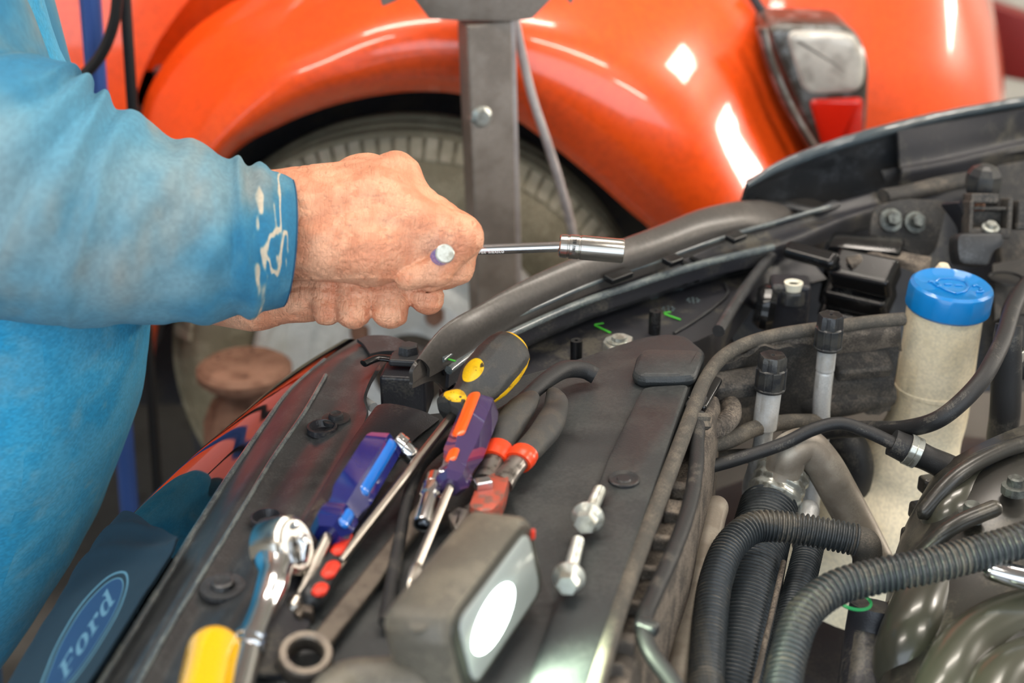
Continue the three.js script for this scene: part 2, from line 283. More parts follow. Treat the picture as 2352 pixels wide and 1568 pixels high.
// ---------------------------------------------------------------- the workshop: floor, three walls, roof, open to the sky behind the photographer
const room = { x0: -4.2, x1: 4.6, z0: -5.0, z1: 3.2, top: 3.7, t: 0.2 };
{
  const w = room.x1 - room.x0, d = room.z1 - room.z0, cx = (room.x0 + room.x1) / 2, cz = (room.z0 + room.z1) / 2;
  const bx = (x, y, z, sx, sy, sz) => new THREE.BoxGeometry(sx, sy, sz).translate(x, y, z);
  part(structure('floor'), 'floor_slab', bx(cx, -0.1, cz + 2, w + 1, 0.2, d + 6), mat.concrete);
  part(structure('wall_back'), 'plaster', bx(cx, room.top / 2, room.z0 - 0.1, w + 0.4, room.top, 0.2), mat.wall);
  part(structure('wall_left'), 'plaster', bx(room.x0 - 0.1, room.top / 2, cz, 0.2, room.top, d), mat.wall);
  part(structure('wall_right'), 'plaster', bx(room.x1 + 0.1, room.top / 2, cz, 0.2, room.top, d), mat.wall);
  part(structure('ceiling'), 'roof_slab', bx(cx, room.top + 0.1, cz, w + 0.4, 0.2, d), mat.ceiling);
  const glow = new THREE.MeshStandardMaterial({ color: 0xffffff, emissive: 0xfff6ea, emissiveIntensity: 16 });
  const frame = M({ color: 0xd8d8d4, roughness: 0.5 });
  const spots = [[3.75, -2.3, 1.2, 0.6], [3.4, 2.1, 0.9, 0.5], [1.7, 0.2, 1.25, 0.24], [-0.95, -1.3, 1.25, 0.24], [-1.7, 0.5, 1.25, 0.24], [0.5, -1.9, 1.25, 0.24]];
  for (const [x, z, sx, sz] of spots) {
    const g = thing('ceiling_light', 'long white fluorescent light fixture fixed under the workshop ceiling', 'lamp', 'fluorescent ceiling lights');
    part(g, 'housing', new RoundedBoxGeometry(sx + 0.06, 0.07, sz + 0.06, 2, 0.01).translate(x, room.top - 0.036, z), frame);
    part(g, 'diffuser', new THREE.BoxGeometry(sx, 0.012, sz).translate(x, room.top - 0.077, z), glow);
    const l = new THREE.RectAreaLight(0xfff4e6, 16, sx, sz); l.position.set(x, room.top - 0.09, z); l.rotation.x = -Math.PI / 2; g.add(l);
    settle(g);
  }
  { const g = thing('wall_light', 'upright white panel light fixed to the right hand workshop wall', 'lamp'), x = room.x1; part(g, 'housing', new RoundedBoxGeometry(0.07, 0.66, 0.96, 2, 0.01).translate(x - 0.036, 1.5, -3.0), frame); part(g, 'diffuser', new THREE.BoxGeometry(0.012, 0.6, 0.9).translate(x - 0.077, 1.5, -3.0), glow); const l = new THREE.RectAreaLight(0xfff4e6, 16, 0.9, 0.6); l.position.set(x - 0.09, 1.5, -3.0); l.rotation.y = Math.PI / 2; g.add(l); settle(g); }
}

// ---------------------------------------------------------------- the orange car behind
const WC = P(943, 865, 1.846), ZO = WC.z + 0.02;
{
  const car = thing('orange_car', 'glossy orange car with rounded rear fender raised on supports behind the mechanic', 'car');
  const rows = [[[352, 835], [285, 845]], [[365, 740], [290, 740]], [[405, 570], [300, 560]], [[535, 355], [318, 330]], [[640, 290], [338, 215]], [[760, 243], [430, 80]], [[880, 217], [570, -15]], [[980, 210], [800, -130]], [[1080, 222], [1100, -170]], [[1200, 285], [1400, -140]], [[1350, 400], [1640, -50]], [[1440, 480], [1752, 60]], [[1502, 535], [1815, 220]], [[1570, 640], [1880, 350]], [[1600, 760], [1950, 480]]];
  const cs = [[0, -0.012], [0.05, 0.004], [0.2, 0.03], [0.42, 0.018], [0.68, -0.05], [0.88, -0.13], [1, -0.2]];
  part(car, 'fender', panel(rows.map(([a, s]) => cs.map(([t, z]) => ZP(lerp(a[0], s[0], t), lerp(a[1], s[1], t), ZO + z))), 0.004, { su: 8, sv: 8, facing: V(0, 0.3, 1) }), mat.orange, { label: 'orange rounded fender over the wheel' });
  // arch lip folded inward and the dark well behind it
  part(car, 'wheel_arch_liner', panel(rows.map(([a]) => { const p = ZP(a[0], a[1], ZO - 0.014); return [0, -0.05, -0.15, -0.3].map((dz) => p.clone().add(V(0, 0.012, dz))); }), 0.004, { su: 6, sv: 3, facing: V(0, -1, 0) }), mat.well);
  part(car, 'inner_fender_panel', new RoundedBoxGeometry(0.74, 0.66, 0.02, 2, 0.008).translate(WC.x, WC.y + 0.0, ZO - 0.33), mat.well, { label: 'grey underseal coated inner fender' });
  part(car, 'axle_drum', turned(V(WC.x, WC.y, WC.z - 0.3), WC, [[0, 0], [0, 0.1], [0.01, 0.125], [0.09, 0.125], [0.1, 0.115], [0.16, 0.06], [0.16, 0]], 40), mat.rust);
  // body side ahead of the fender
  const bodyZ = ZO - 0.19;
  part(car, 'body_side', panel([[-300, -200], [-300, 150], [-300, 500], [-300, 870]].map(([x, y], i) => [-300, -100, 100, 345 - [-260, 10, 60, 60][i]].map((xx, k) => ZP(xx, [-200, 150, 500, 870][i], bodyZ - 0.02 + 0.02 * Math.sin(i)))), 0.006, { su: 6, sv: 4, facing: V(0, 0, 1) }), mat.orange);
  // rounded tail behind the fender
  const cols = [[1560, -0.26], [1720, -0.24], [1880, -0.26], [2060, -0.3], [2190, -0.36], [2262, -0.46], [2290, -0.62], [2292, -0.95]];
  part(car, 'tail_panel', panel([-220, -60, 80, 200, 320, 460, 640].map((y, i) => cols.map(([x, z], j) => ZP(x + (j > 4 ? [-80, -30, 0, 14, 22, 20, 0][i] : 0), y, ZO + z - [0.1, 0.05, 0.02, 0, 0, 0.01, 0.05][i]))), 0.006, { su: 5, sv: 8, facing: V(0, 0, 1) }), mat.orange, { label: 'orange rounded tail of the body' });
  part(car, 'tail_seam', sweep([[1722, -20], [1750, 25], [1790, 62], [1850, 110]].map(([x, y]) => ZP(x, y, ZO - 0.205)), 0.006, { seg: 20, sides: 8 }), mat.well);
  // underside and shell that keep the well dark
  const bx = (x0, x1, y0, y1, z0, z1) => new THREE.BoxGeometry(x1 - x0, y1 - y0, z1 - z0).translate((x0 + x1) / 2, (y0 + y1) / 2, (z0 + z1) / 2);
  part(car, 'underbody', bx(-1.7, 0.55, 0.42, 0.95, ZO - 1.55, ZO - 0.34), mat.well);
  part(car, 'cabin_shell', bx(-1.6, 0.35, 0.9, 1.35, ZO - 1.45, ZO - 0.34), mat.orange);
  part(car, 'sill', new RoundedBoxGeometry(1.1, 0.09, 0.2, 3, 0.03).translate(-1.12, 0.52, ZO - 0.14), mat.well);
  // wheel
  const A = V(WC.x, WC.y, WC.z - 0.17), B = V(WC.x, WC.y, WC.z);
  const tyre = part(car, 'tyre', turned(A, B, [[0.01, 0.2], [0.0, 0.25], [0.015, 0.295], [0.04, 0.309], [0.085, 0.313], [0.128, 0.309], [0.148, 0.296], [0.162, 0.27], [0.166, 0.24], [0.16, 0.212], [0.15, 0.2], [0.01, 0.2]], 96), mat.tyre, { label: 'dusty brown rubber tyre' });
  for (let k = 0; k < 46; k++) {
    const a = (8 + k * 3.6) * Math.PI / 180, rad = V(Math.cos(a), Math.sin(a), 0), tan = V(-Math.sin(a), Math.cos(a), 0);
    part(tyre, numberedPart('tread_block', k), block(WC.clone().addScaledVector(rad, 0.299).add(V(0, 0, -0.026)), tan, V(0, 0, 1).addScaledVector(rad, 0.8), 0.0155, 0.03, 0.008, 0.0015, 1), mat.tyreBlock);
  }
  for (const s of [0.05, 0.085, 0.12]) part(tyre, 'tread_rib', turned(A, B, [[s - 0.009, 0.309], [s - 0.007, 0.3165], [s + 0.007, 0.3165], [s + 0.009, 0.309]], 96), mat.tyre);
  const rim = part(car, 'wheel_rim', turned(A, B, [[0.14, 0.203], [0.168, 0.206], [0.174, 0.2], [0.168, 0.19], [0.14, 0.182], [0.118, 0.168], [0.112, 0.14], [0.128, 0.115], [0.148, 0.1], [0.152, 0.07], [0.15, 0.05], [0.14, 0.04]], 80), mat.rim, { label: 'pale silver steel wheel rim' });
  part(rim, 'hub', turned(A, B, [[0.13, 0.06], [0.15, 0.052], [0.168, 0.046], [0.176, 0.03], [0.178, 0]], 40), mat.darkSteel);
  for (let k = 0; k < 5; k++) { const a = (68 + 72 * k) * Math.PI / 180, c = V(WC.x + Math.cos(a) * 0.085, WC.y + Math.sin(a) * 0.085, WC.z - 0.022); part(rim, numberedPart('lug_bolt', k), turned(c, c.clone().add(V(0, 0, 1)), [[0, 0.014], [0.004, 0.014], [0.006, 0.0105], [0.018, 0.0105], [0.02, 0.008], [0.02, 0]], 6), mat.rust); }
  // tail lamp on the fender
  const zl = ZO - 0.1, q = (l, z = zl) => l.map(([x, y]) => ZP(x, y, z)), F = V(0, 0.1, 1);
  const lamp = part(car, 'tail_lamp', slab(q([[1745, 55], [1965, 62], [2000, 140], [1992, 330], [1900, 420], [1872, 350]], zl - 0.006), 0.11, { bevel: 0.012, corner: 0.03, facing: F, bseg: 3 }), mat.tailTrim, { label: 'tail lamp with grey white top and red lower lens' });
  part(lamp, 'white_lens', slab(q([[1800, 70], [1962, 74], [1993, 135], [1986, 216], [1846, 224]]), 0.03, { bevel: 0.012, corner: 0.02, facing: F, bseg: 4 }), mat.tailWhite, { label: 'grey white upper lens' });
  part(lamp, 'red_lens', slab(q([[1858, 230], [1986, 224], [1984, 330], [1905, 395]]), 0.03, { bevel: 0.008, corner: 0.01, facing: F, bseg: 3 }), mat.tailRed, { label: 'red lower lens' });
  part(lamp, 'chrome_trim', sweep([[1748, 62], [1765, 130], [1800, 220], [1850, 310], [1878, 352]].map(([x, y]) => ZP(x, y, zl + 0.012)), 0.011, { seg: 24, sides: 10, flat: 0.6 }), mat.tailTrim);
  settle(car);
}
function numberedPart(n, k) { return k ? `${n}_${String(k).padStart(3, '0')}` : n; }
{
  // steel stand with a flat post in front of the wheel
  const z = -1.52, a = ZP(1112, 46, z), b = ZP(1134, 700, z), dir = b.clone().sub(a).normalize(), foot = a.clone().addScaledVector(dir, (a.y - 0.012) / -dir.y), n = V(0.36, 0, 0.93);
  const g = thing('support_stand', 'brown grey steel stand with flat post and notched top plate before the tyre', 'stand');
  const mid = a.clone().lerp(foot, 0.5), L = a.distanceTo(foot);
  part(g, 'post', block(mid, dir, n, L, 0.05, 0.034, 0.003), mat.standSteel, { label: 'flat brown steel post' });
  const nSide = n.clone().cross(dir).normalize(); if (nSide.x < 0) nSide.negate();
  part(g, 'post_lit_side', block(mid.clone().addScaledVector(nSide, 0.027).addScaledVector(n, -0.004), dir, n, L, 0.006, 0.04, 0.002), mat.standEdge);  // side face of the post, its lit tone painted as lighter steel
  part(g, 'top_plate', slab([[852, -60], [866, -20], [878, 16], [905, 5], [940, -16], [985, 44], [1052, 48], [1172, 50], [1222, 44], [1285, -20], [1312, 12], [1340, -60], [1330, -160], [860, -160]].map(([x, y]) => ZP(x, y, z + 0.02)), 0.03, { bevel: 0.002, facing: V(0, 0, 1) }), mat.standSteel, { label: 'notched steel top plate' });
  part(g, 'bolt', turned(ZP(1098, 262, z + 0.01), ZP(1098, 262, z + 0.01).add(n), [[0, 0.013], [0.012, 0.012], [0.016, 0.008], [0.017, 0]], 12), mat.zinc);
  part(g, 'foot_plate', block(V(foot.x, 0.008, foot.z), V(1, 0, 0), V(0, 1, 0), 0.32, 0.3, 0.016, 0.003), mat.standSteel);
  settle(g);
  const c = thing('brake_cable', 'thin grey steel cable hanging beside the post of the support stand', 'cable');
  part(c, 'strand', sweep([[1180, 30], [1196, 110], [1222, 220], [1258, 330], [1286, 420], [1312, 520], [1330, 620], [1340, 800]].map(([x, y]) => ZP(x, y, z - 0.03)), 0.0052, { seg: 60, sides: 10 }), mat.standEdge);
  settle(c);
}
{
  const pole = (name, label, cat, a, b, r, m) => { const dir = b.clone().sub(a).normalize(), foot = a.clone().addScaledVector(dir, a.y / -dir.y), top = a.clone().addScaledVector(dir, -0.5); foot.y = 0; const g = thing(name, label, cat); part(g, 'tube', rod(foot, top, r, 24), m); part(g, 'foot_plate', turned(V(foot.x, 0, foot.z), V(foot.x, 1, foot.z), [[0, 0], [0, r * 1.7], [0.008, r * 1.7], [0.01, r * 1.6], [0.01, 0]], 24), m); settle(g); };
  pole('blue_post', 'vertical blue painted steel post between the mechanic and the orange car', 'post', ZP(207, 0, -1.5), ZP(296, 1150, -1.5), 0.0112, mat.bluePole);
  pole('black_post', 'slim black upright post next to the blue post', 'post', ZP(288, 0, -1.53), ZP(338, 760, -1.53), 0.0062, mat.blackPole);
  const h = thing('air_hose', 'black rubber air hose looping across the blue post', 'hose');
  part(h, 'hose', sweep([[300, -160], [272, -20], [262, 50], [238, 115], [205, 160], [160, 195], [90, 230], [20, 300]].map(([x, y]) => ZP(x, y, -1.47)), 0.006, { seg: 60, sides: 12 }), mat.blackPole);
  settle(h);
  const j = thing('screw_jack', 'rusty brown bottle shaped jack with a round saddle plate under the orange car', 'jack'), top = ZP(560, 838, -1.56), low = V(top.x, 0, top.z), T = top.y;
  part(j, 'body', turned(low, top, [[0, 0], [0, 0.085], [0.02, 0.085], [0.03, 0.062], [T - 0.12, 0.058], [T - 0.075, 0.055], [T - 0.052, 0.045], [T - 0.034, 0.026], [T - 0.016, 0.024], [T - 0.016, 0]], 40), mat.rust);
  part(j, 'saddle_plate', turned(low, top, [[T - 0.02, 0], [T - 0.02, 0.05], [T - 0.012, 0.058], [T - 0.004, 0.058], [T + 0.002, 0.05], [T, 0]], 40), mat.rust, { label: 'round saddle plate' });
  settle(j);
  const r = thing('red_beam', 'dark red painted steel beam by the back wall', 'beam');
  part(r, 'beam', slab([[2270, 5], [2460, 70], [2460, 210], [2310, 180]].map(([x, y]) => ZP(x, y, -3.2)), 0.12, { bevel: 0.008, facing: V(0, 0, 1) }), mat.redDark);
  settle(r);
}

// ---------------------------------------------------------------- the black car being worked on
const HP = (list, y) => list.map(([x, py, yy]) => H(x, py, yy ?? y));
const YC = 0.965;                                                             // height of the plastic cover the tools lie on
function bumperRow(t, lift) {                                                   // one section of the bumper, from the trim outward and down
  const B = [[760, 806], [690, 848], [610, 906], [530, 972], [450, 1040], [380, 1105], [320, 1165], [262, 1228], [190, 1330], [110, 1460], [20, 1620]], In = [[818, 780], [742, 830], [660, 902], [598, 987], [526, 1092], [478, 1165], [430, 1240], [378, 1327], [300, 1452], [216, 1587], [120, 1742]];
  const i = Math.min(9, Math.floor(t)), f = t - i, at = (l) => [lerp(l[i][0], l[i + 1][0], f), lerp(l[i][1], l[i + 1][1], f)], I = at(In), O = at(B);
  const a = H(I[0], I[1], 0.934), m = H(O[0], O[1], 0.905), away = m.clone().sub(a).setY(0).normalize(), q = (p, y, o) => p.clone().setY(y + lift * (1 - o)).addScaledVector(away, lift * o * 1.4);
  return [q(a, 0.934, 0), q(a.clone().lerp(m, 0.33), 0.929, 0.1), q(a.clone().lerp(m, 0.7), 0.919, 0.3), q(m, 0.905, 0.5), q(m.clone().addScaledVector(away, 0.02), 0.885, 0.7), q(m.clone().addScaledVector(away, 0.035), 0.82, 1), q(m.clone().addScaledVector(away, 0.03), 0.62, 1), q(m.clone().addScaledVector(away, -0.02), 0.4, 1)];
}
const black = thing('black_car', 'black car with open engine bay, glossy bumper and dusty plastic covers', 'car');
{
  // fender: outer roll, top, inner gap
  const out = [[940, 815], [1000, 772], [1085, 720], [1200, 652], [1340, 590], [1500, 527], [1620, 480], [1740, 437], [1900, 385]], inn = [[985, 812], [1060, 772], [1130, 730], [1230, 680], [1350, 628], [1500, 578], [1640, 527], [1770, 488], [1900, 462]];
  const rows = out.map((o, i) => { const dip = [0, 0, 0, 0, 0, 0, 0, 0.012, 0.05][i], a = H(o[0], o[1], 0.99).add(V(0, -dip, 0)), b = H(inn[i][0], inn[i][1], 0.985).add(V(0, -dip, 0)), m = a.clone().lerp(b, 0.45); m.y += 0.01; const away = a.clone().sub(b).setY(0).normalize(); const k = [0.02, 0.06, 0.25, 0.7, 1, 1, 1, 1, 1][i], low = (o, y) => a.clone().addScaledVector(away, o * k).setY(lerp(0.968, y, k)); return [low(0.07, 0.72), low(0.055, 0.88), low(0.026, 0.957), a.clone().setY(a.y - 0.012 * (i ? 0 : 1)), m.setY(m.y - 0.014 * (i ? 0 : 1)), b.setY(b.y - 0.012 * (i ? 0 : 1)), b.clone().setY(0.965)]; });
  part(black, 'fender', panel(rows, 0.003, { su: 5, sv: 6, facing: V(0, 1, -0.3) }), mat.fenderPaint, { label: 'dark grey painted fender edge' });
  // shelf beside the fender and its rail, with the bluish highlight in its colour
  const sh = [[1010, 822, 1030, 848], [1060, 785, 1080, 812], [1130, 745, 1200, 752], [1230, 700, 1340, 692], [1350, 648, 1450, 655], [1500, 596, 1551, 622], [1640, 546, 1660, 592], [1770, 508, 1775, 566], [1900, 470, 1945, 500], [2010, 440, 2040, 470]];
  part(black, 'fender_shelf', panel(sh.map(([a, b, c, d]) => { const p = H(a, b, 0.972), q = H(c, d, 0.962); return [p.clone().add(V(0, -0.02, -0.012)), p, p.clone().lerp(q, 0.55).add(V(0, -0.002, 0)), q, q.clone().add(V(0, -0.014, 0.004))]; }), 0.003, { su: 5, sv: 5 }), mat.plastic, { label: 'black plastic shelf along the fender' });
  part(black, 'shelf_rail', sweep(sh.slice(0, 8).map(([, , c, d]) => H(c, d + 2, 0.964)), 0.0036, { seg: 70, sides: 10 }), mat.railHighlight);
  part(black, 'shelf_edge', sweep(sh.slice(0, 9).map(([a, b]) => H(a + 6, b + 4, 0.974)), 0.0024, { seg: 70, sides: 8 }), mat.railHighlight);
  part(black, 'shelf_step', panel(sh.map(([, , c, d]) => { const q = H(c, d, 0.95); return [q, q.clone().add(V(0.004, -0.012, 0.006)), H(c + 8, d + 30, 0.932)]; }), 0.003, { su: 4, sv: 4 }), mat.scuffed);
  for (const [x, y, w] of [[1270, 645, 60], [1420, 634, 70], [1545, 598, 44], [1690, 545, 46]]) part(black, 'shelf_clip', block(H(x, y, 0.978), H(x + w, y - w * 0.38, 0.978).sub(H(x, y, 0.978)), V(0, 1, 0.2), R(H(x, y, 0.97), w), 0.012, 0.006, 0.0015), mat.glossPlastic);
  for (const [x, y] of [[1560, 612], [1588, 606]]) part(black, 'shelf_rib', block(H(x, y + 10, 0.955), V(0.2, 0, 0.3), V(1, 0, 0), 0.02, 0.022, 0.006, 0.001), mat.glossPlastic);
  // top of the headlamp housing
  const hs = part(black, 'headlamp_housing', slab(HP([[1000, 890], [1040, 850], [1200, 765], [1345, 705], [1560, 632], [1700, 578], [1790, 570], [1740, 640], [1650, 760], [1560, 800], [1380, 860], [1250, 900], [1100, 960]], 0.934), 0.03, { bevel: 0.003, corner: 0.012 }), mat.plastic, { label: 'black headlamp housing with moulded date marks' });
  part(hs, 'raised_edge', sweep(HP([[1665, 650], [1672, 672], [1640, 705], [1590, 740], [1548, 765]], 0.9355), 0.0014, { seg: 30, sides: 8 }), mat.scuffed);
  const markMat = M({ color: 0x5d6d70, roughness: 0.6 }), dir = H(1600, 660, 0.934).sub(H(1500, 690, 0.934)).normalize();
  for (const [cx, cy] of [[1497, 680], [1554, 661], [1592, 689], [1535, 709]]) {
    const list = [], c = H(cx, cy, 0.9346);
    for (let k = 0; k < 8; k++) { const a = k * Math.PI / 4, o = V(Math.cos(a) * 0.0052, 0, Math.sin(a) * 0.0052); list.push(block(c.clone().add(o), o, V(0, 1, 0), 0.0022, 0.0013, 0.0008, 0.0003, 1)); }
    list.push(block(c, V(0.5, 0, -1), V(0, 1, 0), 0.005, 0.0009, 0.0008, 0.0003, 1));
    part(hs, 'date_mark', list, markMat, { label: 'moulded round date mark' });
  }
  for (const l of [[[1365, 745], [1386, 742], [1367, 747], [1402, 764]], [[1524, 718], [1541, 716], [1527, 721], [1563, 734]], [[1012, 818], [1030, 816], [1014, 820], [1046, 829]]]) part(black, 'paint_tick', [sweep(HP([l[0], l[1]], l[0][0] < 1100 ? 0.972 : 0.935), 0.0011, { seg: 4, sides: 6, flat: 0.4 }), sweep(HP([l[2], l[3]], l[0][0] < 1100 ? 0.972 : 0.935), 0.0013, { seg: 4, sides: 6, flat: 0.4 })], mat.green, { label: 'green paint tick mark' });
  // stand-offs
  for (const [x, y0, y1] of [[1505, 712, 758], [1324, 780, 826]]) { const a = H(x, y0, 0.956), r = R(a, 14), b = V(a.x, 0.925, a.z); part(black, 'screw_post', turned(b, a, [[0, 0], [0, r * 1.12], [0.004, r], [0.029, r], [0.0305, r * 0.96], [0.0305, r * 0.3], [0.024, r * 0.26], [0.024, 0]], 24), mat.glossPlastic); }
  { // small bracket with a screw
    const c = H(1422, 782, 0.95); part(black, 'screw_bracket', slab(HP([[1384, 785], [1392, 772], [1430, 763], [1456, 773], [1440, 790], [1400, 800]], 0.949), 0.012, { bevel: 0.001, corner: 0.003 }), mat.zinc, { label: 'pale metal bracket with a screw' });
    part(black, 'bracket_screw', turned(V(c.x, 0.949, c.z), V(c.x, 1, c.z), [[0, 0.0105], [0.0015, 0.0105], [0.002, 0.0068], [0.005, 0.0062], [0.006, 0.004], [0.006, 0]], 24), mat.zinc);
  }
}
{
  // radiator cover: the plastic deck with the tools
  const deck = part(black, 'radiator_cover', slab(HP([[1480, 770], [1530, 764], [1575, 768], [1600, 788], [1622, 806], [1600, 850], [1572, 930], [1530, 1050], [1450, 1290], [1400, 1440], [1362, 1568], [1320, 1760], [420, 1760], [560, 1480], [690, 1250], [790, 1080], [850, 1000], [960, 948], [1060, 940], [1160, 870], [1300, 830], [1400, 795]], YC), 0.02, { bevel: 0.004, corner: 0.014, bseg: 4 }), mat.cover, { label: 'matt black plastic radiator cover' });
  part(deck, 'raised_pad', slab(HP([[1462, 812], [1478, 797], [1596, 800], [1618, 806], [1598, 858], [1560, 862], [1472, 862], [1452, 850]], YC + 0.011), 0.012, { bevel: 0.0055, corner: 0.012, bseg: 4 }), mat.cover);
  part(deck, 'recessed_step', slab(HP([[1476, 886], [1585, 880], [1540, 1010], [1465, 1230], [1400, 1420], [1340, 1600], [1300, 1700], [1170, 1700], [1240, 1480], [1330, 1230], [1395, 1050]], YC + 0.004), 0.006, { bevel: 0.0035, corner: 0.008, bseg: 4 }), mat.cover);
  { const c = H(1433, 1102, YC + 0.0045); part(deck, 'push_clip', turned(c, c.clone().add(V(0, 1, 0)), [[-0.002, 0.0105], [0.0012, 0.0105], [0.0018, 0.0098], [0.0006, 0.0075], [0.0006, 0.005], [0.0016, 0.0042], [0.0016, 0]], 28), mat.capBlack, { label: 'round black push clip' }); }
  // sunken tray between cover and grille trim where small parts sit
  part(black, 'cover_lip', panel([[690, 1215, 1010, 962], [640, 1340, 880, 1120], [560, 1480, 800, 1330], [470, 1640, 700, 1580]].map(() => 0).length ? [[[838, 985], [868, 930], [960, 940], [1010, 962]], [[770, 1080], [800, 1025], [860, 1010], [930, 1030]], [[660, 1262], [700, 1200], [760, 1180], [830, 1190]], [[560, 1440], [600, 1380], [660, 1360], [740, 1370]], [[470, 1640], [520, 1560], [580, 1545], [660, 1550]]].map((r) => r.map(([x, y], k) => H(x, y, [0.962, 0.974, 0.974, 0.967][k]))) : [], 0.003, { su: 6, sv: 6 }), mat.plastic, { label: 'raised plastic lip of the radiator cover' });
  // latch block at the corner
  const c1 = H(938, 868, 0.955), along1 = V(1, 0, 0.12);
  part(black, 'corner_block', block(H(936, 888, 0.945), along1, V(0, 0, 1), 0.036, 0.036, 0.04, 0.003, 3), mat.plastic, { label: 'black plastic block at the bumper corner' });
  part(black, 'corner_cap', block(H(940, 826, 0.968), along1, V(0, 1, 0), 0.03, 0.016, 0.006, 0.002), mat.scuffed);
  { const c = H(938, 806, 0.972); part(black, 'corner_bolt', turned(V(c.x, 0.966, c.z), V(c.x, 1, c.z), [[0, 0.013], [0.003, 0.0135], [0.004, 0.009], [0.011, 0.008], [0.012, 0.006], [0.012, 0]], 6), mat.scuffed, { label: 'grey flange bolt' }); }
  part(black, 'corner_tab', sweep(HP([[835, 835], [870, 822], [920, 826], [985, 818], [1005, 808]], 0.968), 0.0042, { seg: 30, sides: 10, flat: 0.6 }), mat.glossPlastic);
  part(black, 'white_gasket', sweep(HP([[828, 890], [822, 905], [842, 925], [858, 935]], 0.94), 0.004, { seg: 20, sides: 10 }), M({ color: 0xb9bcbc, roughness: 0.5 }), { label: 'pale grey gasket edge' });
}
{
  // grille trim with ribs running down to the lower left
  const E = [[[820, 778], [850, 772], [890, 778], [930, 790], [900, 806], [862, 850]], [[742, 828], [778, 812], [812, 808], [838, 815], [850, 835], [846, 880]], [[660, 900], [702, 872], [748, 862], [790, 862], [822, 880], [835, 915]], [[598, 985], [640, 955], [700, 945], [760, 950], [800, 960], [842, 950]], [[526, 1090], [570, 1062], [628, 1050], [680, 1055], [740, 1070], [790, 1055]], [[452, 1205], [500, 1175], [560, 1163], [610, 1170], [672, 1188], [722, 1168]], [[378, 1325], [425, 1300], [484, 1288], [540, 1298], [596, 1318], [645, 1300]], [[300, 1450], [350, 1425], [408, 1412], [462, 1422], [520, 1442], [572, 1425]], [[216, 1585], [268, 1560], [330, 1548], [385, 1556], [440, 1575], [495, 1560]], [[120, 1740], [180, 1715], [250, 1700], [310, 1710], [370, 1725], [430, 1715]]];
  const ys = [0.936, 0.95, 0.953, 0.952, 0.953, 0.958];
  const gr = part(black, 'grille_trim', panel(E.map((r) => r.map(([x, y], k) => H(x, y, ys[k]))), 0.003, { su: 6, sv: 12, bend: (p, u, v) => { p.y += 0.0026 * Math.cos(v * Math.PI * 5 + 0.6) * smooth(0.2, 0.5, u) * (1 - smooth(0.8, 1, v)); } }), mat.trim, { label: 'scuffed glossy black grille trim' });
  const line = (k, dx, y, r, from = 2) => part(gr, 'trim_rib', sweep(E.slice(from).map((q) => H(q[k][0] + dx, q[k][1], y)), r, { seg: 60, sides: 10 }), mat.railHighlight);  // paler rib colour stands for the highlight lines along the trim
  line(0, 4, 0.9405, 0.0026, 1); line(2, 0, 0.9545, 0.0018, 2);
  part(black, 'bumper_corner_top', panel([[[820, 778], [850, 770], [905, 773], [955, 800]], [[835, 790], [870, 782], [915, 786], [950, 806]], [[850, 812], [880, 806], [915, 806], [940, 814]]].map((r) => r.map(([x, y]) => H(x, y, 0.957))), 0.003, { su: 5, sv: 6 }), mat.scuffed);
  // clips and holes on the trim
  for (const [x, y, s, open] of [[772, 962, 1, 0], [740, 982, 1.05, 1], [612, 1190, 1, 1], [512, 1348, 1.3, 0], [822, 775, 0.01, 0]]) {
    if (s < 0.1) continue; const c = H(x, y, 0.9545), up = c.clone().add(V(0, 1, 0)), r = 0.0105 * s;
    const clip = part(gr, open ? 'clip_hole' : 'push_clip', turned(c, up, open ? [[-0.003, r], [0.0015, r], [0.002, r * 0.85], [-0.003, r * 0.6], [-0.003, 0]] : [[-0.002, r], [0.001, r], [0.0015, r * 0.8], [0.001, r * 0.55], [0.004, r * 0.5], [0.005, r * 0.4], [0.004, r * 0.22], [0.004, 0]], 28), open ? mat.plastic : mat.scuffed, { label: open ? 'open round clip hole' : 'round plastic push clip' });
  }
  // glossy bumper that mirrors the orange car
  part(black, 'bumper', panel([0, 1, 2, 3, 4, 5, 6, 7, 8, 9, 10].map((i) => bumperRow(i, 0)), 0.004, { su: 6, sv: 8 }), mat.mirrorPaint, { label: 'glossy black bumper edge' });
}
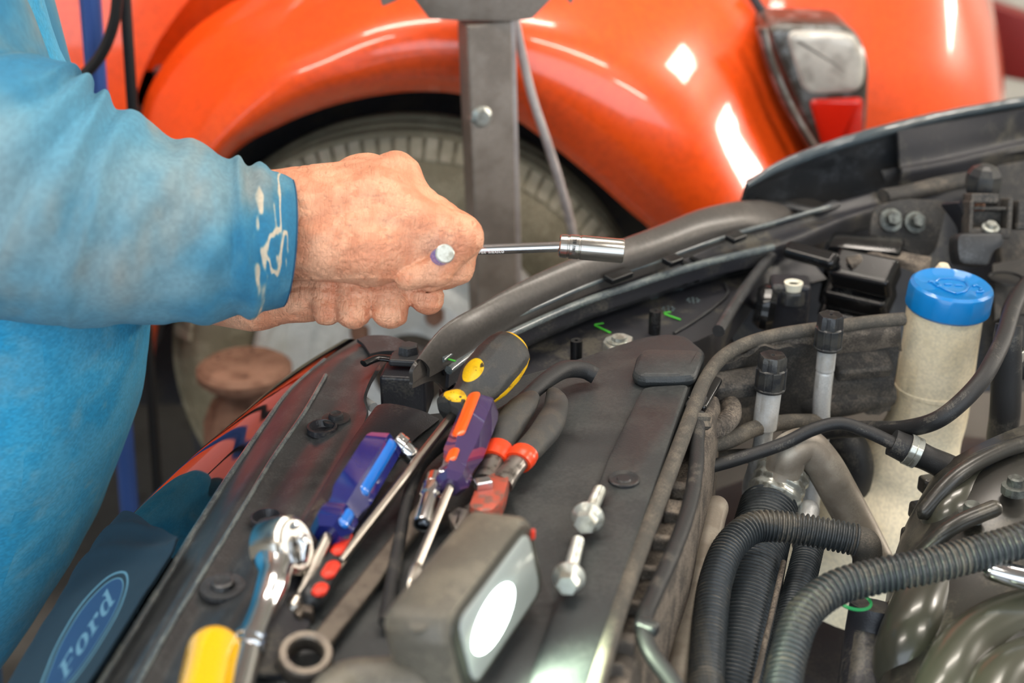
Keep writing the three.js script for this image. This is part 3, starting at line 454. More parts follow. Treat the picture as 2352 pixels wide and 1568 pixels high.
{
  // engine bay tub that closes the bay from below
  part(black, 'engine_bay_tray', slab(HP([[900, 900], [1100, 740], [1340, 615], [1640, 500], [1900, 440], [2300, 400], [2560, 420], [2560, 1700], [700, 1700], [800, 1100]], 0.95).map((p) => p.setY(0.62)), 0.02, { bevel: 0.002 }), mat.shellSkinDark);
  // weatherstrip and the support rail under it
  part(black, 'weatherstrip', sweep(HP([[2076, 732], [2010, 738], [1900, 752], [1790, 768], [1712, 790], [1660, 820], [1622, 868], [1596, 930], [1566, 1010], [1520, 1130], [1470, 1260], [1420, 1400], [1375, 1550], [1330, 1720]], 0.964), 0.0056, { seg: 120, sides: 14 }), mat.dustRubber, { label: 'dusty rubber weatherstrip' });
  const rail = [[1610, 900, 1650, 915], [1590, 980, 1632, 1000], [1560, 1080, 1606, 1090], [1525, 1180, 1582, 1190], [1485, 1290, 1540, 1300], [1445, 1400, 1505, 1400], [1410, 1500, 1470, 1500], [1370, 1620, 1440, 1620]];
  part(black, 'support_rail', panel(rail.map(([a, b, c, d]) => [H(a, b, 0.948), H((a + c) / 2, (b + d) / 2, 0.95), H(c, d, 0.946), H(c, d, 0.946).add(V(0.003, -0.03, 0)), H(c, d, 0.946).add(V(0.003, -0.1, 0))]), 0.003, { su: 6, sv: 4, bend: (p, u, v) => { p.y += (fbm(p.x * 90, p.z * 90, 3, 3) - 0.5) * 0.004; } }), mat.earthy, { label: 'earth covered radiator support rail' });
  for (const [x, y, w, h] of [[1600, 1060, 34, 40], [1572, 1130, 60, 30], [1556, 1180, 58, 60], [1530, 1250, 66, 22], [1500, 1320, 60, 20], [1462, 1400, 66, 24], [1430, 1480, 60, 40], [1408, 1540, 50, 16]]) part(black, 'rail_clip', block(H(x, y, 0.952), V(1, 0, 0.25), V(0, 1, 0), R(H(x, y, 0.95), w), R(H(x, y, 0.95), h), 0.012, 0.002), mat.earthy);
  // inner wing behind the pipes
  part(black, 'inner_wing', panel([[[1640, 830], [1780, 790], [1920, 770], [2062, 752]], [[1650, 880], [1780, 850], [1920, 832], [2060, 808]], [[1660, 930], [1790, 905], [1920, 892], [2050, 872]], [[1660, 980], [1790, 965], [1910, 952], [2040, 940]]].map((r, i) => r.map(([x, y], k) => H(x, y, [0.955, 0.925, 0.9, 0.87][i] + 0.004 * Math.sin(k * 2.1 + i)))), 0.004, { su: 10, sv: 10, bend: (p) => { p.y += (fbm(p.x * 60, p.z * 60, 5, 4) - 0.5) * 0.018; } }), mat.dusty, { label: 'dusty inner wing of the engine bay' });
  part(black, 'cross_beam', panel([[1700, 790], [1800, 768], [1900, 755], [2000, 745], [2066, 739]].map(([x, y]) => [H(x, y + 10, 0.957), H(x, y + 16, 0.956), H(x + 2, y + 42, 0.942), H(x + 4, y + 60, 0.93)]), 0.003, { su: 6, sv: 5 }), mat.earthy, { label: 'dirty cross beam edge' });
  part(black, 'wing_rib', sweep(HP([[1640, 1010], [1760, 905], [1900, 925], [2000, 908], [2040, 900]], 0.885), 0.013, { seg: 40, sides: 12 }), mat.dusty);
  part(black, 'wing_rib', sweep(HP([[1860, 880], [1960, 850], [2060, 835]], 0.9), 0.012, { seg: 30, sides: 12 }), mat.dusty);
  part(black, 'wing_bracket', block(H(1700, 880, 0.935), V(1, 0, -0.3), V(0, 1, 0.4), 0.05, 0.022, 0.016, 0.004), mat.dusty);
  part(black, 'wing_bracket', block(H(1975, 830, 0.925), V(1, 0, -0.2), V(0, 1, 0.5), 0.05, 0.03, 0.014, 0.004), mat.dusty);
  // ribbed box of the air duct
  const n = V(0, 0.75, 0.66), dx = H(2050, 640, 0.95).sub(H(1915, 605, 0.95)).normalize();
  const box = part(black, 'ribbed_duct', slab([H(1900, 565, 0.965), H(1930, 555, 0.968), H(2070, 580, 0.968), H(2062, 640, 0.935), H(2035, 730, 0.895), H(1880, 690, 0.9), H(1890, 640, 0.925)], 0.03, { bevel: 0.003, corner: 0.006, facing: V(0, 0.5, 0.8) }), mat.glossPlastic, { label: 'glossy black ribbed duct' });
  for (const [x0, y0, x1, y1, y, h] of [[1805, 556, 1925, 588, 0.968, 0.016], [1918, 584, 2062, 614, 0.962, 0.03], [1905, 632, 2052, 664, 0.937, 0.03], [1888, 684, 2036, 712, 0.912, 0.026]]) { const a = H(x0, y0, y), b = H(x1, y1, y); part(box, 'duct_rib', block(a.clone().lerp(b, 0.5).add(V(0, -h * 0.4, 0)), b.clone().sub(a), V(0, 1, 0.75), a.distanceTo(b), h * 1.1, h * 0.8, 0.0055, 4), mat.glossPlastic); }
  part(black, 'duct_gusset', panel([[[1700, 690], [1760, 590], [1800, 560]], [[1720, 700], [1790, 620], [1850, 590]], [[1760, 720], [1830, 660], [1900, 640]]].map((r, i) => r.map(([x, y], k) => H(x, y, 0.94 - i * 0.012 + k * 0.008))), 0.003, { su: 5, sv: 5 }), mat.plastic);
  part(black, 'duct_strut', sweep(HP([[1650, 760], [1700, 680], [1780, 575]], 0.952), 0.0055, { seg: 20, sides: 10 }), mat.scuffed);
  // lamp connector with a white plug
  const c = H(1822, 660, 0.952); const s = part(black, 'lamp_connector', block(H(1810, 700, 0.93), V(1, 0, 0.1), V(0, 0, 1), 0.036, 0.05, 0.03, 0.004, 3), mat.plastic, { label: 'black lamp connector with a white plug' });
  part(s, 'connector_neck', turned(V(c.x, 0.938, c.z), V(c.x, 1, c.z), [[0, 0], [0, 0.012], [0.01, 0.012], [0.012, 0.011], [0.012, 0]], 24), mat.capBlack);
  part(s, 'white_plug', turned(V(c.x, 0.948, c.z), V(c.x, 1, c.z), [[0, 0.0075], [0.006, 0.008], [0.009, 0.0085], [0.0095, 0.0065], [0.007, 0.005], [0.007, 0]], 24), mat.white, { label: 'cream white plug' });
  part(s, 'round_boot', turned(H(1765, 705, 0.93), H(1765, 705, 0.93).add(V(-1, 0.1, -0.2)), [[-0.006, 0], [-0.006, 0.019], [0, 0.022], [0.006, 0.021], [0.012, 0.016], [0.012, 0]], 32), mat.glossPlastic);
}
{
  // rear corner: cowl, hinge area, two bolts, bump stop, bracket
  const top = [[1716, 424], [1780, 384], [1880, 344], [2000, 306], [2150, 268], [2352, 232], [2560, 205]], bot = [[1720, 428], [1800, 408], [1890, 390], [2010, 384], [2150, 366], [2352, 330], [2560, 300]];
  part(black, 'cowl', panel(top.map((t, i) => { const k = i / 6, a = H(t[0], t[1], lerp(1.0, 1.03, Math.min(1, k * 2))), b = H(bot[i][0], bot[i][1], lerp(0.99, 0.985, k)); return [a.clone().add(V(0, -0.05, -0.05)), a.clone().add(V(0, -0.006, -0.012)), a, a.clone().lerp(b, 0.15).add(V(0, 0.002, 0)), a.clone().lerp(b, 0.6), b, b.clone().add(V(0, -0.04, -0.01))]; }), 0.003, { su: 8, sv: 6, bend: (p, u, v) => { if (v > 0.25 && v < 0.45) p.y += (fbm(p.x * 120, p.z * 120, 1, 3) - 0.5) * 0.003; } }), mat.scuffed, { label: 'scuffed black cowl panel with a glossy rounded edge' });
  part(black, 'cowl_edge', sweep(top.map((t, i) => H(t[0], t[1] + 3, lerp(1.0, 1.03, Math.min(1, i / 3)))), (t, a, l) => lerp(0.003, 0.0062, smooth(0, 0.3, t)) + 0.0012 * (fbm(l * 90, a, 2, 3) - 0.5), { seg: 120, sides: 14 }), M({ color: 0x3f4a50, roughness: 0.28, clearcoat: 0.8, clearcoatRoughness: 0.15 }), { label: 'glossy rounded cowl edge' });  // blue grey edge colour has the sky reflection painted in
  part(black, 'cowl_plate', panel([[2062, 300, 2068, 378], [2160, 282, 2160, 362], [2352, 252, 2352, 318], [2500, 230, 2500, 290]].map(([a, b, c, d]) => { const p = H(a, b, 1.03), q = H(c, d, 0.998); return [p, p.clone().lerp(q, 0.5).add(V(0, 0.002, 0)), q, q.clone().add(V(0, -0.004, 0.01)), q.clone().add(V(0, -0.02, 0.01))]; }), 0.003, { su: 6, sv: 5 }), mat.plastic);
  part(black, 'cowl_flap', panel([[2020, 392, 2032, 424], [2140, 372, 2140, 396], [2352, 340, 2352, 360], [2480, 322, 2480, 340]].map(([a, b, c, d]) => [H(a, b, 0.992), H((a + c) / 2, (b + d) / 2, 0.985), H(c, d, 0.975)]), 0.003, { su: 6, sv: 5 }), mat.scuffed);
  part(black, 'hinge_shade_panel', panel([[1700, 455, 1760, 470], [1850, 410, 1900, 470], [2000, 400, 2060, 440], [2180, 385, 2200, 440], [2420, 345, 2420, 450]].map(([a, b, c, d]) => [H(a, b, 0.975), H((a + c) / 2, (b + d) / 2, 0.955), H(c, d, 0.94)]), 0.004, { su: 6, sv: 6 }), mat.plastic);  // dark sheet standing in for the shade around the hinge
  part(black, 'seal_strip', sweep(HP([[1735, 462], [1800, 470], [1870, 484], [1920, 468]], 0.972), 0.006, { seg: 30, sides: 10, flat: 0.6 }), mat.scuffed);
  part(black, 'wiper_arm', sweep(HP([[2030, 452], [2080, 444], [2160, 424], [2230, 412]], 0.985), 0.011, { seg: 30, sides: 12, flat: 0.7 }), mat.dusty);
  // plate with two flange bolts
  const nb = V(0.05, 0.5, 0.86);
  const pl = part(black, 'bolt_plate', slab([[1995, 580], [2000, 500], [2015, 470], [2080, 455], [2180, 460], [2150, 580], [2110, 600], [2060, 560]].map(([x, y]) => P(x, y, 1.38)), 0.006, { bevel: 0.002, corner: 0.01, facing: nb }), mat.dusty, { label: 'dusty plate with two bolts' });
  for (const [x, y, r] of [[2045, 506, 27], [2101, 511, 25]]) { const c = P(x, y, 1.376), m = R(c, r); part(pl, 'flange_bolt', turned(c, c.clone().add(nb), [[0, 0], [0, m], [0.003, m], [0.0045, m * 0.72], [0.0045, m * 0.58], [0.011, m * 0.56], [0.013, m * 0.45], [0.013, 0]], 6 * 6), mat.bolt, { label: 'grey flange bolt' }); part(pl, 'bolt_head', turned(c.clone().addScaledVector(nb.clone().normalize(), 0.003), c.clone().add(nb.clone().multiplyScalar(2)), [[0, 0], [0, m * 0.63], [0.009, m * 0.63], [0.0105, m * 0.55], [0.0105, 0]], 6, 0.3), mat.bolt); }
  part(black, 'tray_ledge', panel([[1945, 590, 1960, 620], [2040, 575, 2050, 610], [2140, 590, 2130, 640]].map(([a, b, c, d]) => [H(a, b, 0.966), H((a + c) / 2, (b + d) / 2, 0.962), H(c, d, 0.955)]), 0.004, { su: 6, sv: 5 }), mat.earthy);
  part(black, 'hinge_fin', panel([[[2160, 470], [2200, 530], [2200, 610]], [[2180, 468], [2210, 525], [2208, 605]], [[2200, 466], [2222, 520], [2215, 600]]].map((r, i) => r.map(([x, y], k) => P(x, y, 1.36 - i * 0.012))), 0.004, { su: 4, sv: 5, facing: V(0, 0.2, 1) }), mat.plastic);
  // rubber bump stop on a stud
  const b = P(2254, 446, 1.36); const up = V(0, 1, 0);
  const bs = part(black, 'bump_stop', turned(b, b.clone().add(V(0.02, 1, -0.02)), [[0, 0], [0, 0.014], [0.003, 0.016], [0.012, 0.0175], [0.02, 0.0165], [0.026, 0.012], [0.029, 0.006], [0.03, 0]], 8, 0.2, 0.3), mat.capBlack, { label: 'black rubber bump stop on a rusty stud' });
  part(bs, 'stud', rod(b.clone().add(V(0, -0.022, 0)), b, 0.0046, 16), mat.rust);
  // latch bracket below it
  const L = 1.33, bb = (x, y, w, h, t, m, d = L) => block(P(x, y, d), V(1, 0, 0.05), V(0, 0.35, 1), R(P(x, y, d), w), R(P(x, y, d), h), t, 0.002, 2);
  const br = part(black, 'latch_bracket', [bb(2252, 455, 62, 22, 0.03), bb(2222, 500, 10, 80, 0.028), bb(2310, 500, 12, 90, 0.028), bb(2268, 478, 78, 8, 0.02), bb(2268, 535, 90, 24, 0.024), bb(2268, 506, 74, 44, 0.008, 0, L + 0.012), bb(2338, 490, 20, 60, 0.03), bb(2345, 520, 40, 16, 0.03)], mat.dusty, { label: 'dusty latch bracket with open ribs' });
  part(br, 'latch_cover', slab([[2200, 535], [2306, 532], [2308, 566], [2285, 575], [2272, 612], [2204, 606], [2198, 570]].map(([x, y]) => P(x, y, L - 0.02)), 0.03, { bevel: 0.004, corner: 0.006, facing: V(0, 0.4, 1) }), mat.scuffed, { label: 'scuffed black latch cover' });
  { const q = P(2275, 524, L - 0.012); part(br, 'latch_screw', turned(q, q.clone().add(V(0, 1, 0.3)), [[0, 0.008], [0.002, 0.008], [0.003, 0.0055], [0.006, 0.0045], [0.006, 0]], 24), mat.zinc); }
  part(black, 'side_bracket', panel([[2280, 606, 2286, 735], [2310, 600, 2318, 720], [2380, 590, 2380, 720], [2460, 580, 2460, 720]].map(([a, b2, c, d]) => [H(a, b2, 0.93), H((a + c) / 2, (b2 + d) / 2, 0.92), H(c, d, 0.905)]), 0.004, { su: 5, sv: 5 }), mat.dusty);
  { const q = H(2312, 640, 0.931); part(black, 'bracket_hole', turned(q, q.clone().add(V(0, 1, 0)), [[-0.001, 0], [-0.001, 0.017], [0.0012, 0.017], [0.0016, 0.0155], [-0.0004, 0.015], [-0.0004, 0]], 28), mat.shellSkinDark); }
  part(black, 'bulkhead', slab([[2290, 380], [2500, 340], [2500, 900], [2330, 900], [2300, 600]].map(([x, y]) => P(x, y, 1.46)), 0.02, { bevel: 0.002, facing: V(0, 0, 1) }), mat.dusty);
  part(black, 'bulkhead', slab([[1650, 560], [1900, 480], [2150, 440], [2450, 400], [2450, 760], [2300, 900], [1700, 900]].map(([x, y]) => P(x, y, 1.52)), 0.02, { bevel: 0.002, facing: V(0, 0.3, 1) }), mat.plastic);
}

// ---------------------------------------------------------------- things in the engine bay
const ribbed = (r, depth, pitch) => (t, a, len) => r + depth * (0.5 + 0.5 * Math.tanh(2.2 * Math.sin(len / pitch * 2 * Math.PI))) - depth;
{
  // washer fluid bottle
  const g = thing('washer_reservoir', 'beige plastic washer fluid bottle with a bright blue cap', 'reservoir');
  const top = H(2172, 700, 0.965), low = V(top.x, 0.83, top.z), rr = R(top, 86);
  const neck = sweep([top.clone().add(V(0, 0.006, 0)), top, V(top.x, 0.93, top.z), V(top.x - 0.001, 0.89, top.z), V(top.x - 0.004, 0.85, top.z + 0.002), V(top.x - 0.02, 0.8, top.z + 0.005), V(top.x - 0.045, 0.75, top.z + 0.01), V(top.x - 0.06, 0.69, top.z + 0.01)], [rr, rr, rr * 1.0, rr * 1.03, rr * 1.06, rr * 1.5, rr * 2.3, rr * 2.6], { seg: 60, sides: 40 });
  part(g, 'bottle', neck, mat.beige, { label: 'beige translucent plastic neck and tank' });
  part(g, 'neck_ridge', turned(V(top.x, 0.884, top.z), V(top.x, 1, top.z), [[0, rr * 1.02], [0.002, rr * 1.08], [0.005, rr * 1.08], [0.007, rr * 1.01]], 40), mat.beige);
  const ax = V(0.05, 1, 0.04).normalize(), c = H(2175, 708, 0.962), rc = R(c, 95);
  const cap = part(g, 'cap', turned(c, c.clone().add(ax), [[0, rc * 0.9], [0, rc * 0.96], [0.002, rc], [0.018, rc], [0.0215, rc * 0.97], [0.0235, rc * 0.9], [0.0222, rc * 0.82], [0.0205, rc * 0.74], [0.0205, 0]], 56), mat.blueCap, { label: 'bright blue snap cap' });
  part(cap, 'pull_tab', block(H(2158, 738, 0.955).add(V(0, -0.004, 0.003)), V(1, 0, 0), V(0, 0.1, 1), R(c, 50), 0.018, 0.003, 0.001), mat.blueCap, { label: 'blue pull tab' });
  part(cap, 'hinge_lug', [block(c.clone().add(V(-0.006, 0.014, -rc * 1.02)), V(1, 0, 0), V(0, 0, 1), 0.006, 0.012, 0.008, 0.001), block(c.clone().add(V(0.014, 0.014, -rc * 1.02)), V(1, 0, 0), V(0, 0, 1), 0.006, 0.012, 0.008, 0.001)], mat.blueCap);
  part(g, 'cap_strap', turned(c.clone().add(V(0.004, 0.008, -rc * 1.05)), c.clone().add(V(0.004, 1, -rc * 1.05)), [[0, 0], [0, 0.0065], [0.014, 0.0065], [0.018, 0.004], [0.019, 0]], 16), mat.beige);
  // raised windscreen wash symbol
  const m = c.clone().addScaledVector(ax, 0.021), S = rc / 1, at = (u, v) => m.clone().add(V(u * S, -0.05 * u * S - 0.04 * v * S, v * S));
  const line = (l, r = 0.0011) => sweep(l.map(([u, v]) => at(u, v)), r, { seg: 24, sides: 8 });
  part(cap, 'wash_symbol', [line([[-0.42, -0.12], [-0.2, -0.38], [0.12, -0.44], [0.4, -0.3], [0.42, -0.02]]), line([[-0.42, -0.12], [-0.22, 0.22], [-0.02, 0.42]]), line([[-0.02, 0.42], [0.22, 0.28], [0.42, -0.02]]), line([[-0.15, -0.1], [0.02, -0.1]]), line([[0.1, -0.08], [0.28, -0.06]]), line([[-0.5, -0.2], [-0.36, -0.2], [-0.28, -0.02], [-0.38, 0.08]]), line([[0.52, -0.05], [0.62, -0.1], [0.7, 0.05], [0.62, 0.16]]), line([[0.5, 0.26], [0.62, 0.28], [0.7, 0.2]])], mat.blueCap, { label: 'raised windscreen wash symbol' });
  settle(g);
}
{
  // refrigerant pipes with black service caps
  const cap = (g, top, r, tilt) => {
    const dn = V(0, -1, 0).add(tilt).normalize(), a = top.clone(), L = 0.03;
    const c = part(g, 'service_cap', turned(a.clone().addScaledVector(dn, L), a, [[0, r * 0.9], [0, r * 1.05], [0.002, r * 1.12], [0.003, r * 1.05], [L - 0.012, r * 1.02], [L - 0.011, r * 0.9], [L - 0.001, r * 0.88], [L, r * 0.83], [L, r * 0.15], [L - 0.004, r * 0.12], [L - 0.004, 0]], 6 * 5, 0, 0.5), mat.capBlack, { label: 'black hexagonal service cap' });
    for (let k = 0; k < 6; k++) { const q = k * Math.PI / 3 + 0.3, o = V(Math.cos(q), 0, Math.sin(q)); part(c, numberedPart('cap_grip', k), block(a.clone().addScaledVector(dn, L * 0.68).addScaledVector(o, r * 0.98), dn, o, L * 0.6, r * 0.62, r * 0.16, r * 0.06), mat.capBlack); }
    part(c, 'cap_hexagon', turned(a.clone().addScaledVector(dn, 0.014), a, [[0, 0], [0, r * 1.02], [0.0125, r * 1.0], [0.014, r * 0.92], [0.014, r * 0.2], [0.011, r * 0.16], [0.011, 0]], 6, 0.15), mat.capBlack);
    return a.clone().addScaledVector(dn, L);
  };
  { const g = thing('refrigerant_pipe', 'short aluminium pipe with thick collar and black cap nearest the weatherstrip', 'pipe');
    const t = H(1776, 815, 0.968), r = R(t, 33), b = cap(g, t, r, V(-0.02, 0, 0.02));
    const e = b.clone().add(V(-0.002, -0.034, 0.002)); part(g, 'collar', rod(b.clone().add(V(0, 0.003, 0)), e, r * 0.86, 32, 0.08), mat.alu, { label: 'thick aluminium collar' });
    part(g, 'pipe', sweep([e.clone().add(V(0, 0.004, 0)), e.clone().add(V(-0.001, -0.016, 0.001)), e.clone().add(V(-0.004, -0.036, 0.002)), e.clone().add(V(-0.007, -0.056, 0.002)), e.clone().add(V(-0.003, -0.074, 0.002)), e.clone().add(V(0.01, -0.1, 0))], r * 0.66, { seg: 50, sides: 24 }), mat.alu); settle(g); }
  { const g = thing('refrigerant_pipe', 'tall slim aluminium pipe with black cap standing near the beige bottle', 'pipe');
    const t = H(1909, 722, 0.986), r = R(t, 30), b = cap(g, t, r, V(-0.01, 0, 0));
    const s = R(t, 21); part(g, 'pipe', sweep([b.clone().add(V(0, 0.004, 0)), b.clone().add(V(0, -0.02, 0)), b.clone().add(V(0, -0.05, 0)), b.clone().add(V(0.002, -0.08, 0)), b.clone().add(V(0, -0.12, 0)), b.clone().add(V(0, -0.18, 0))], (tt, a, l) => s * (l > 0.024 && l < 0.0252 ? 0.95 : 1) * (l < 0.024 ? 1.04 : 1), { seg: 160, sides: 24 }), mat.alu); settle(g); }
  { // elbow, crimped collar and black ribbed hose
    const g = thing('coolant_elbow_hose', 'bent aluminium pipe crimped to a thick black ribbed hose', 'hose');
    const A = H(1800, 1080, 0.885), r = R(A, 44);
    part(g, 'elbow', sweep([H(1782, 1130, 0.868), A, H(1812, 1040, 0.9), H(1848, 1026, 0.902), H(1885, 1060, 0.889), H(1935, 1145, 0.857), H(1975, 1220, 0.83), H(2015, 1300, 0.805)], r, { seg: 80, sides: 28 }), mat.aluDirty, { label: 'bent dull aluminium elbow' });
    const c0 = H(1803, 1078, 0.88), c1 = H(1766, 1166, 0.858), rc = R(c0, 63);
    part(g, 'crimp_collar', sweep([c0, c0.clone().lerp(c1, 0.5), c1], (t, a) => rc * (1 - 0.07 * (0.5 + 0.5 * Math.cos(t * Math.PI * 8))) * (1 + 0.02 * Math.cos(a * 12)), { seg: 60, sides: 48 }), mat.zinc, { label: 'silver crimped collar' });
    const rh = R(c1, 68); part(g, 'ribbed_hose', sweep([c1.clone(), H(1740, 1260, 0.853), H(1712, 1400, 0.85), H(1680, 1580, 0.848), H(1650, 1760, 0.845)], ribbed(rh, 0.0018, 0.0042), { seg: 560, sides: 32 }), mat.hoseBlack, { label: 'thick black ribbed hose' });
    part(g, 'seam_line', sweep([H(1800, 1290, 0.869), H(1770, 1420, 0.87), H(1730, 1590, 0.868)], 0.002, { seg: 30, sides: 8 }), mat.earthy); settle(g); }
  { const g = thing('aluminium_line', 'flattened aluminium line rising beside the thick ribbed hose', 'pipe');
    part(g, 'line', sweep([H(1652, 1150, 0.885), H(1640, 1180, 0.884), H(1618, 1280, 0.88), H(1590, 1400, 0.876), H(1562, 1560, 0.874), H(1540, 1740, 0.872)], [0.0088, 0.0096, 0.0095, 0.0078, 0.0095, 0.0105], { seg: 70, sides: 22, round: true }), mat.aluDirty); settle(g); }
  { const g = thing('aluminium_stub', 'small aluminium pipe stub beside the crimped collar', 'pipe');
    part(g, 'stub', sweep([H(1862, 1150, 0.86), H(1852, 1200, 0.85), H(1840, 1270, 0.838)], 0.0085, { seg: 20, sides: 20, round: true }), mat.alu); settle(g); }
  const conduit = (name, label, pts, r, pitch, m, extra) => { const g = thing(name, label, 'hose'); part(g, 'corrugated_tube', sweep(pts, ribbed(r, r * 0.16, pitch), { seg: extra?.seg ?? 620, sides: 22 }), m); extra?.more?.(g); settle(g); return g; };
  conduit('corrugated_conduit', 'corrugated conduit arching over the thick hose to a grey connector', HP([[1612, 1740, 0.885], [1622, 1560, 0.886], [1630, 1440, 0.888], [1645, 1330, 0.892], [1680, 1250, 0.896], [1735, 1210, 0.898], [1820, 1212, 0.896], [1900, 1226, 0.893], [1968, 1240, 0.89]]), 0.0118, 0.0036, mat.conduit, { more: (g) => { part(g, 'connector', sweep(HP([[1955, 1238, 0.89], [1985, 1246, 0.888], [1992, 1275, 0.876], [1992, 1310, 0.862]]), 0.0108, { seg: 24, sides: 18 }), mat.dustRubber, { label: 'grey elbow connector' }); } });
  conduit('corrugated_conduit', 'corrugated conduit running to the right across the engine cover', HP([[1775, 1760, 0.9], [1795, 1590, 0.905], [1815, 1490, 0.912], [1850, 1405, 0.92], [1920, 1350, 0.926], [2020, 1322, 0.93], [2130, 1300, 0.935], [2240, 1272, 0.94], [2360, 1236, 0.946], [2480, 1190, 0.95]]), 0.0118, 0.0042, mat.conduit, { seg: 720 });
  conduit('corrugated_conduit', 'dark corrugated hose half hidden behind the thick hose', HP([[1862, 1240, 0.85], [1840, 1330, 0.85], [1812, 1430, 0.85], [1780, 1560, 0.85], [1750, 1700, 0.85]]), 0.0115, 0.0036, mat.hoseBlack, { seg: 420 });
  conduit('corrugated_conduit', 'short dusty corrugated hose curling behind the weatherstrip', HP([[1600, 985, 0.93], [1640, 985, 0.932], [1672, 965, 0.93], [1680, 940, 0.925], [1668, 915, 0.915]]), 0.0082, 0.004, mat.earthy, { seg: 200 });
  const line = (name, label, pts, r, m, more) => { const g = thing(name, label, name.includes('cable') ? 'cable' : 'hose'); part(g, 'tube', sweep(pts, r, { seg: 90, sides: 16 }), m); more?.(g); settle(g); };
  line('rubber_hose', 'black rubber hose sweeping across the beige bottle', HP([[2440, 560, 0.985], [2370, 640, 0.985], [2330, 700, 0.984], [2295, 800, 0.978], [2240, 890, 0.965], [2160, 960, 0.945], [2080, 984, 0.925], [1990, 985, 0.905], [1900, 990, 0.885], [1800, 1010, 0.875]]), 0.0068, mat.rubber);
  line('rubber_hose', 'second black rubber hose looping down at the right behind the first', HP([[2420, 600, 0.95], [2350, 660, 0.955], [2318, 720, 0.955], [2322, 800, 0.945], [2352, 860, 0.92]]), 0.0068, mat.rubber);
  line('vacuum_hose', 'thin dark hose with a clamped black coupling before the beige bottle', HP([[1600, 1080, 0.905], [1700, 1052, 0.908], [1800, 1018, 0.915], [1870, 985, 0.925], [1930, 972, 0.93], [1990, 990, 0.928], [2060, 1022, 0.922]]), 0.0052, mat.rubber, (g) => {
    const a = H(2048, 1015, 0.922), b = H(2180, 1075, 0.905); part(g, 'coupling', sweep([a, a.clone().lerp(b, 0.3), a.clone().lerp(b, 0.62), b, H(2300, 1130, 0.88)], [0.0105, 0.0112, 0.0098, 0.0105, 0.01], { seg: 40, sides: 20 }), mat.rubber, { label: 'black rubber coupling' });
    const c = H(2096, 1036, 0.9165), d = b.clone().sub(a).normalize(); part(g, 'hose_clamp', turned(c.clone().addScaledVector(d, -0.005), c.clone().addScaledVector(d, 0.01), [[0, 0.0115], [0.0005, 0.0122], [0.0045, 0.0122], [0.005, 0.0118], [0.0055, 0.0122], [0.0095, 0.0122], [0.01, 0.0115]], 36), mat.zinc, { label: 'silver hose clamp' }); });
  line('clamped_hose', 'dark upright hose with a silver clamp at the right edge', HP([[2300, 1010, 0.87], [2308, 950, 0.9], [2312, 850, 0.94], [2314, 780, 0.968], [2318, 745, 0.98]]), [0.0125, 0.0125, 0.0122, 0.0112, 0.0105], mat.rubber, (g) => { const c = H(2313, 812, 0.953), d = V(0.02, 1, -0.02).normalize(); part(g, 'hose_clamp', turned(c.clone().addScaledVector(d, -0.005), c.clone().add(d), [[0, 0.0125], [0.0008, 0.0132], [0.01, 0.0132], [0.0108, 0.0125]], 36), mat.zinc, { label: 'silver hose clamp' }); });
  line('wire_cable', 'thin dark cable running down beside the earth covered rail', HP([[1606, 955, 0.96], [1602, 1000, 0.958], [1598, 1080, 0.958], [1578, 1180, 0.958], [1545, 1270, 0.958], [1500, 1370, 0.958], [1478, 1430, 0.96], [1490, 1490, 0.955], [1540, 1560, 0.945], [1600, 1650, 0.93]]), 0.0052, mat.rubber, (g) => { part(g, 'grommet', turned(H(1607, 968, 0.959), H(1607, 968, 0.959).add(V(0, 0.8, -0.5)), [[-0.006, 0.006], [-0.004, 0.0085], [0, 0.0075], [0.003, 0.0085], [0.006, 0.006]], 24), mat.dustRubber); part(g, 'cable_clip', block(H(1486, 1440, 0.961), V(1, 0, 0.6), V(0, 1, 0), 0.014, 0.009, 0.009, 0.003), mat.capBlack); });
  line('dusty_hose', 'dusty thin hose crossing low behind the collared pipe', HP([[1595, 1020, 0.915], [1660, 1015, 0.912], [1730, 985, 0.908], [1800, 970, 0.9], [1880, 968, 0.89]]), 0.0066, mat.dustRubber);
  line('dusty_hose', 'dusty thin hose lower down passing under the collared pipe', HP([[1600, 1080, 0.88], [1660, 1052, 0.88], [1740, 1045, 0.875], [1830, 1030, 0.865]]), 0.006, mat.dustRubber);
  line('engine_hose', 'black curved engine hose in the shadow behind the slim pipe', HP([[1920, 1010, 0.85], [1950, 1020, 0.85], [1968, 1070, 0.83], [1950, 1150, 0.79]]), 0.0145, mat.rubber);
  { // connector block on the rail
    const g = thing('wiring_connector', 'dusty black wiring connector clipped to the support rail', 'connector');
    part(g, 'shell', block(H(1612, 905, 0.955), V(0.4, 0.1, -0.9), V(0.3, 1, 0.2), 0.045, 0.018, 0.014, 0.003), mat.glossPlastic); part(g, 'latch', block(H(1598, 925, 0.962), V(0.4, 0.1, -0.9), V(0.3, 1, 0.2), 0.022, 0.012, 0.006, 0.002), mat.dusty); settle(g); }
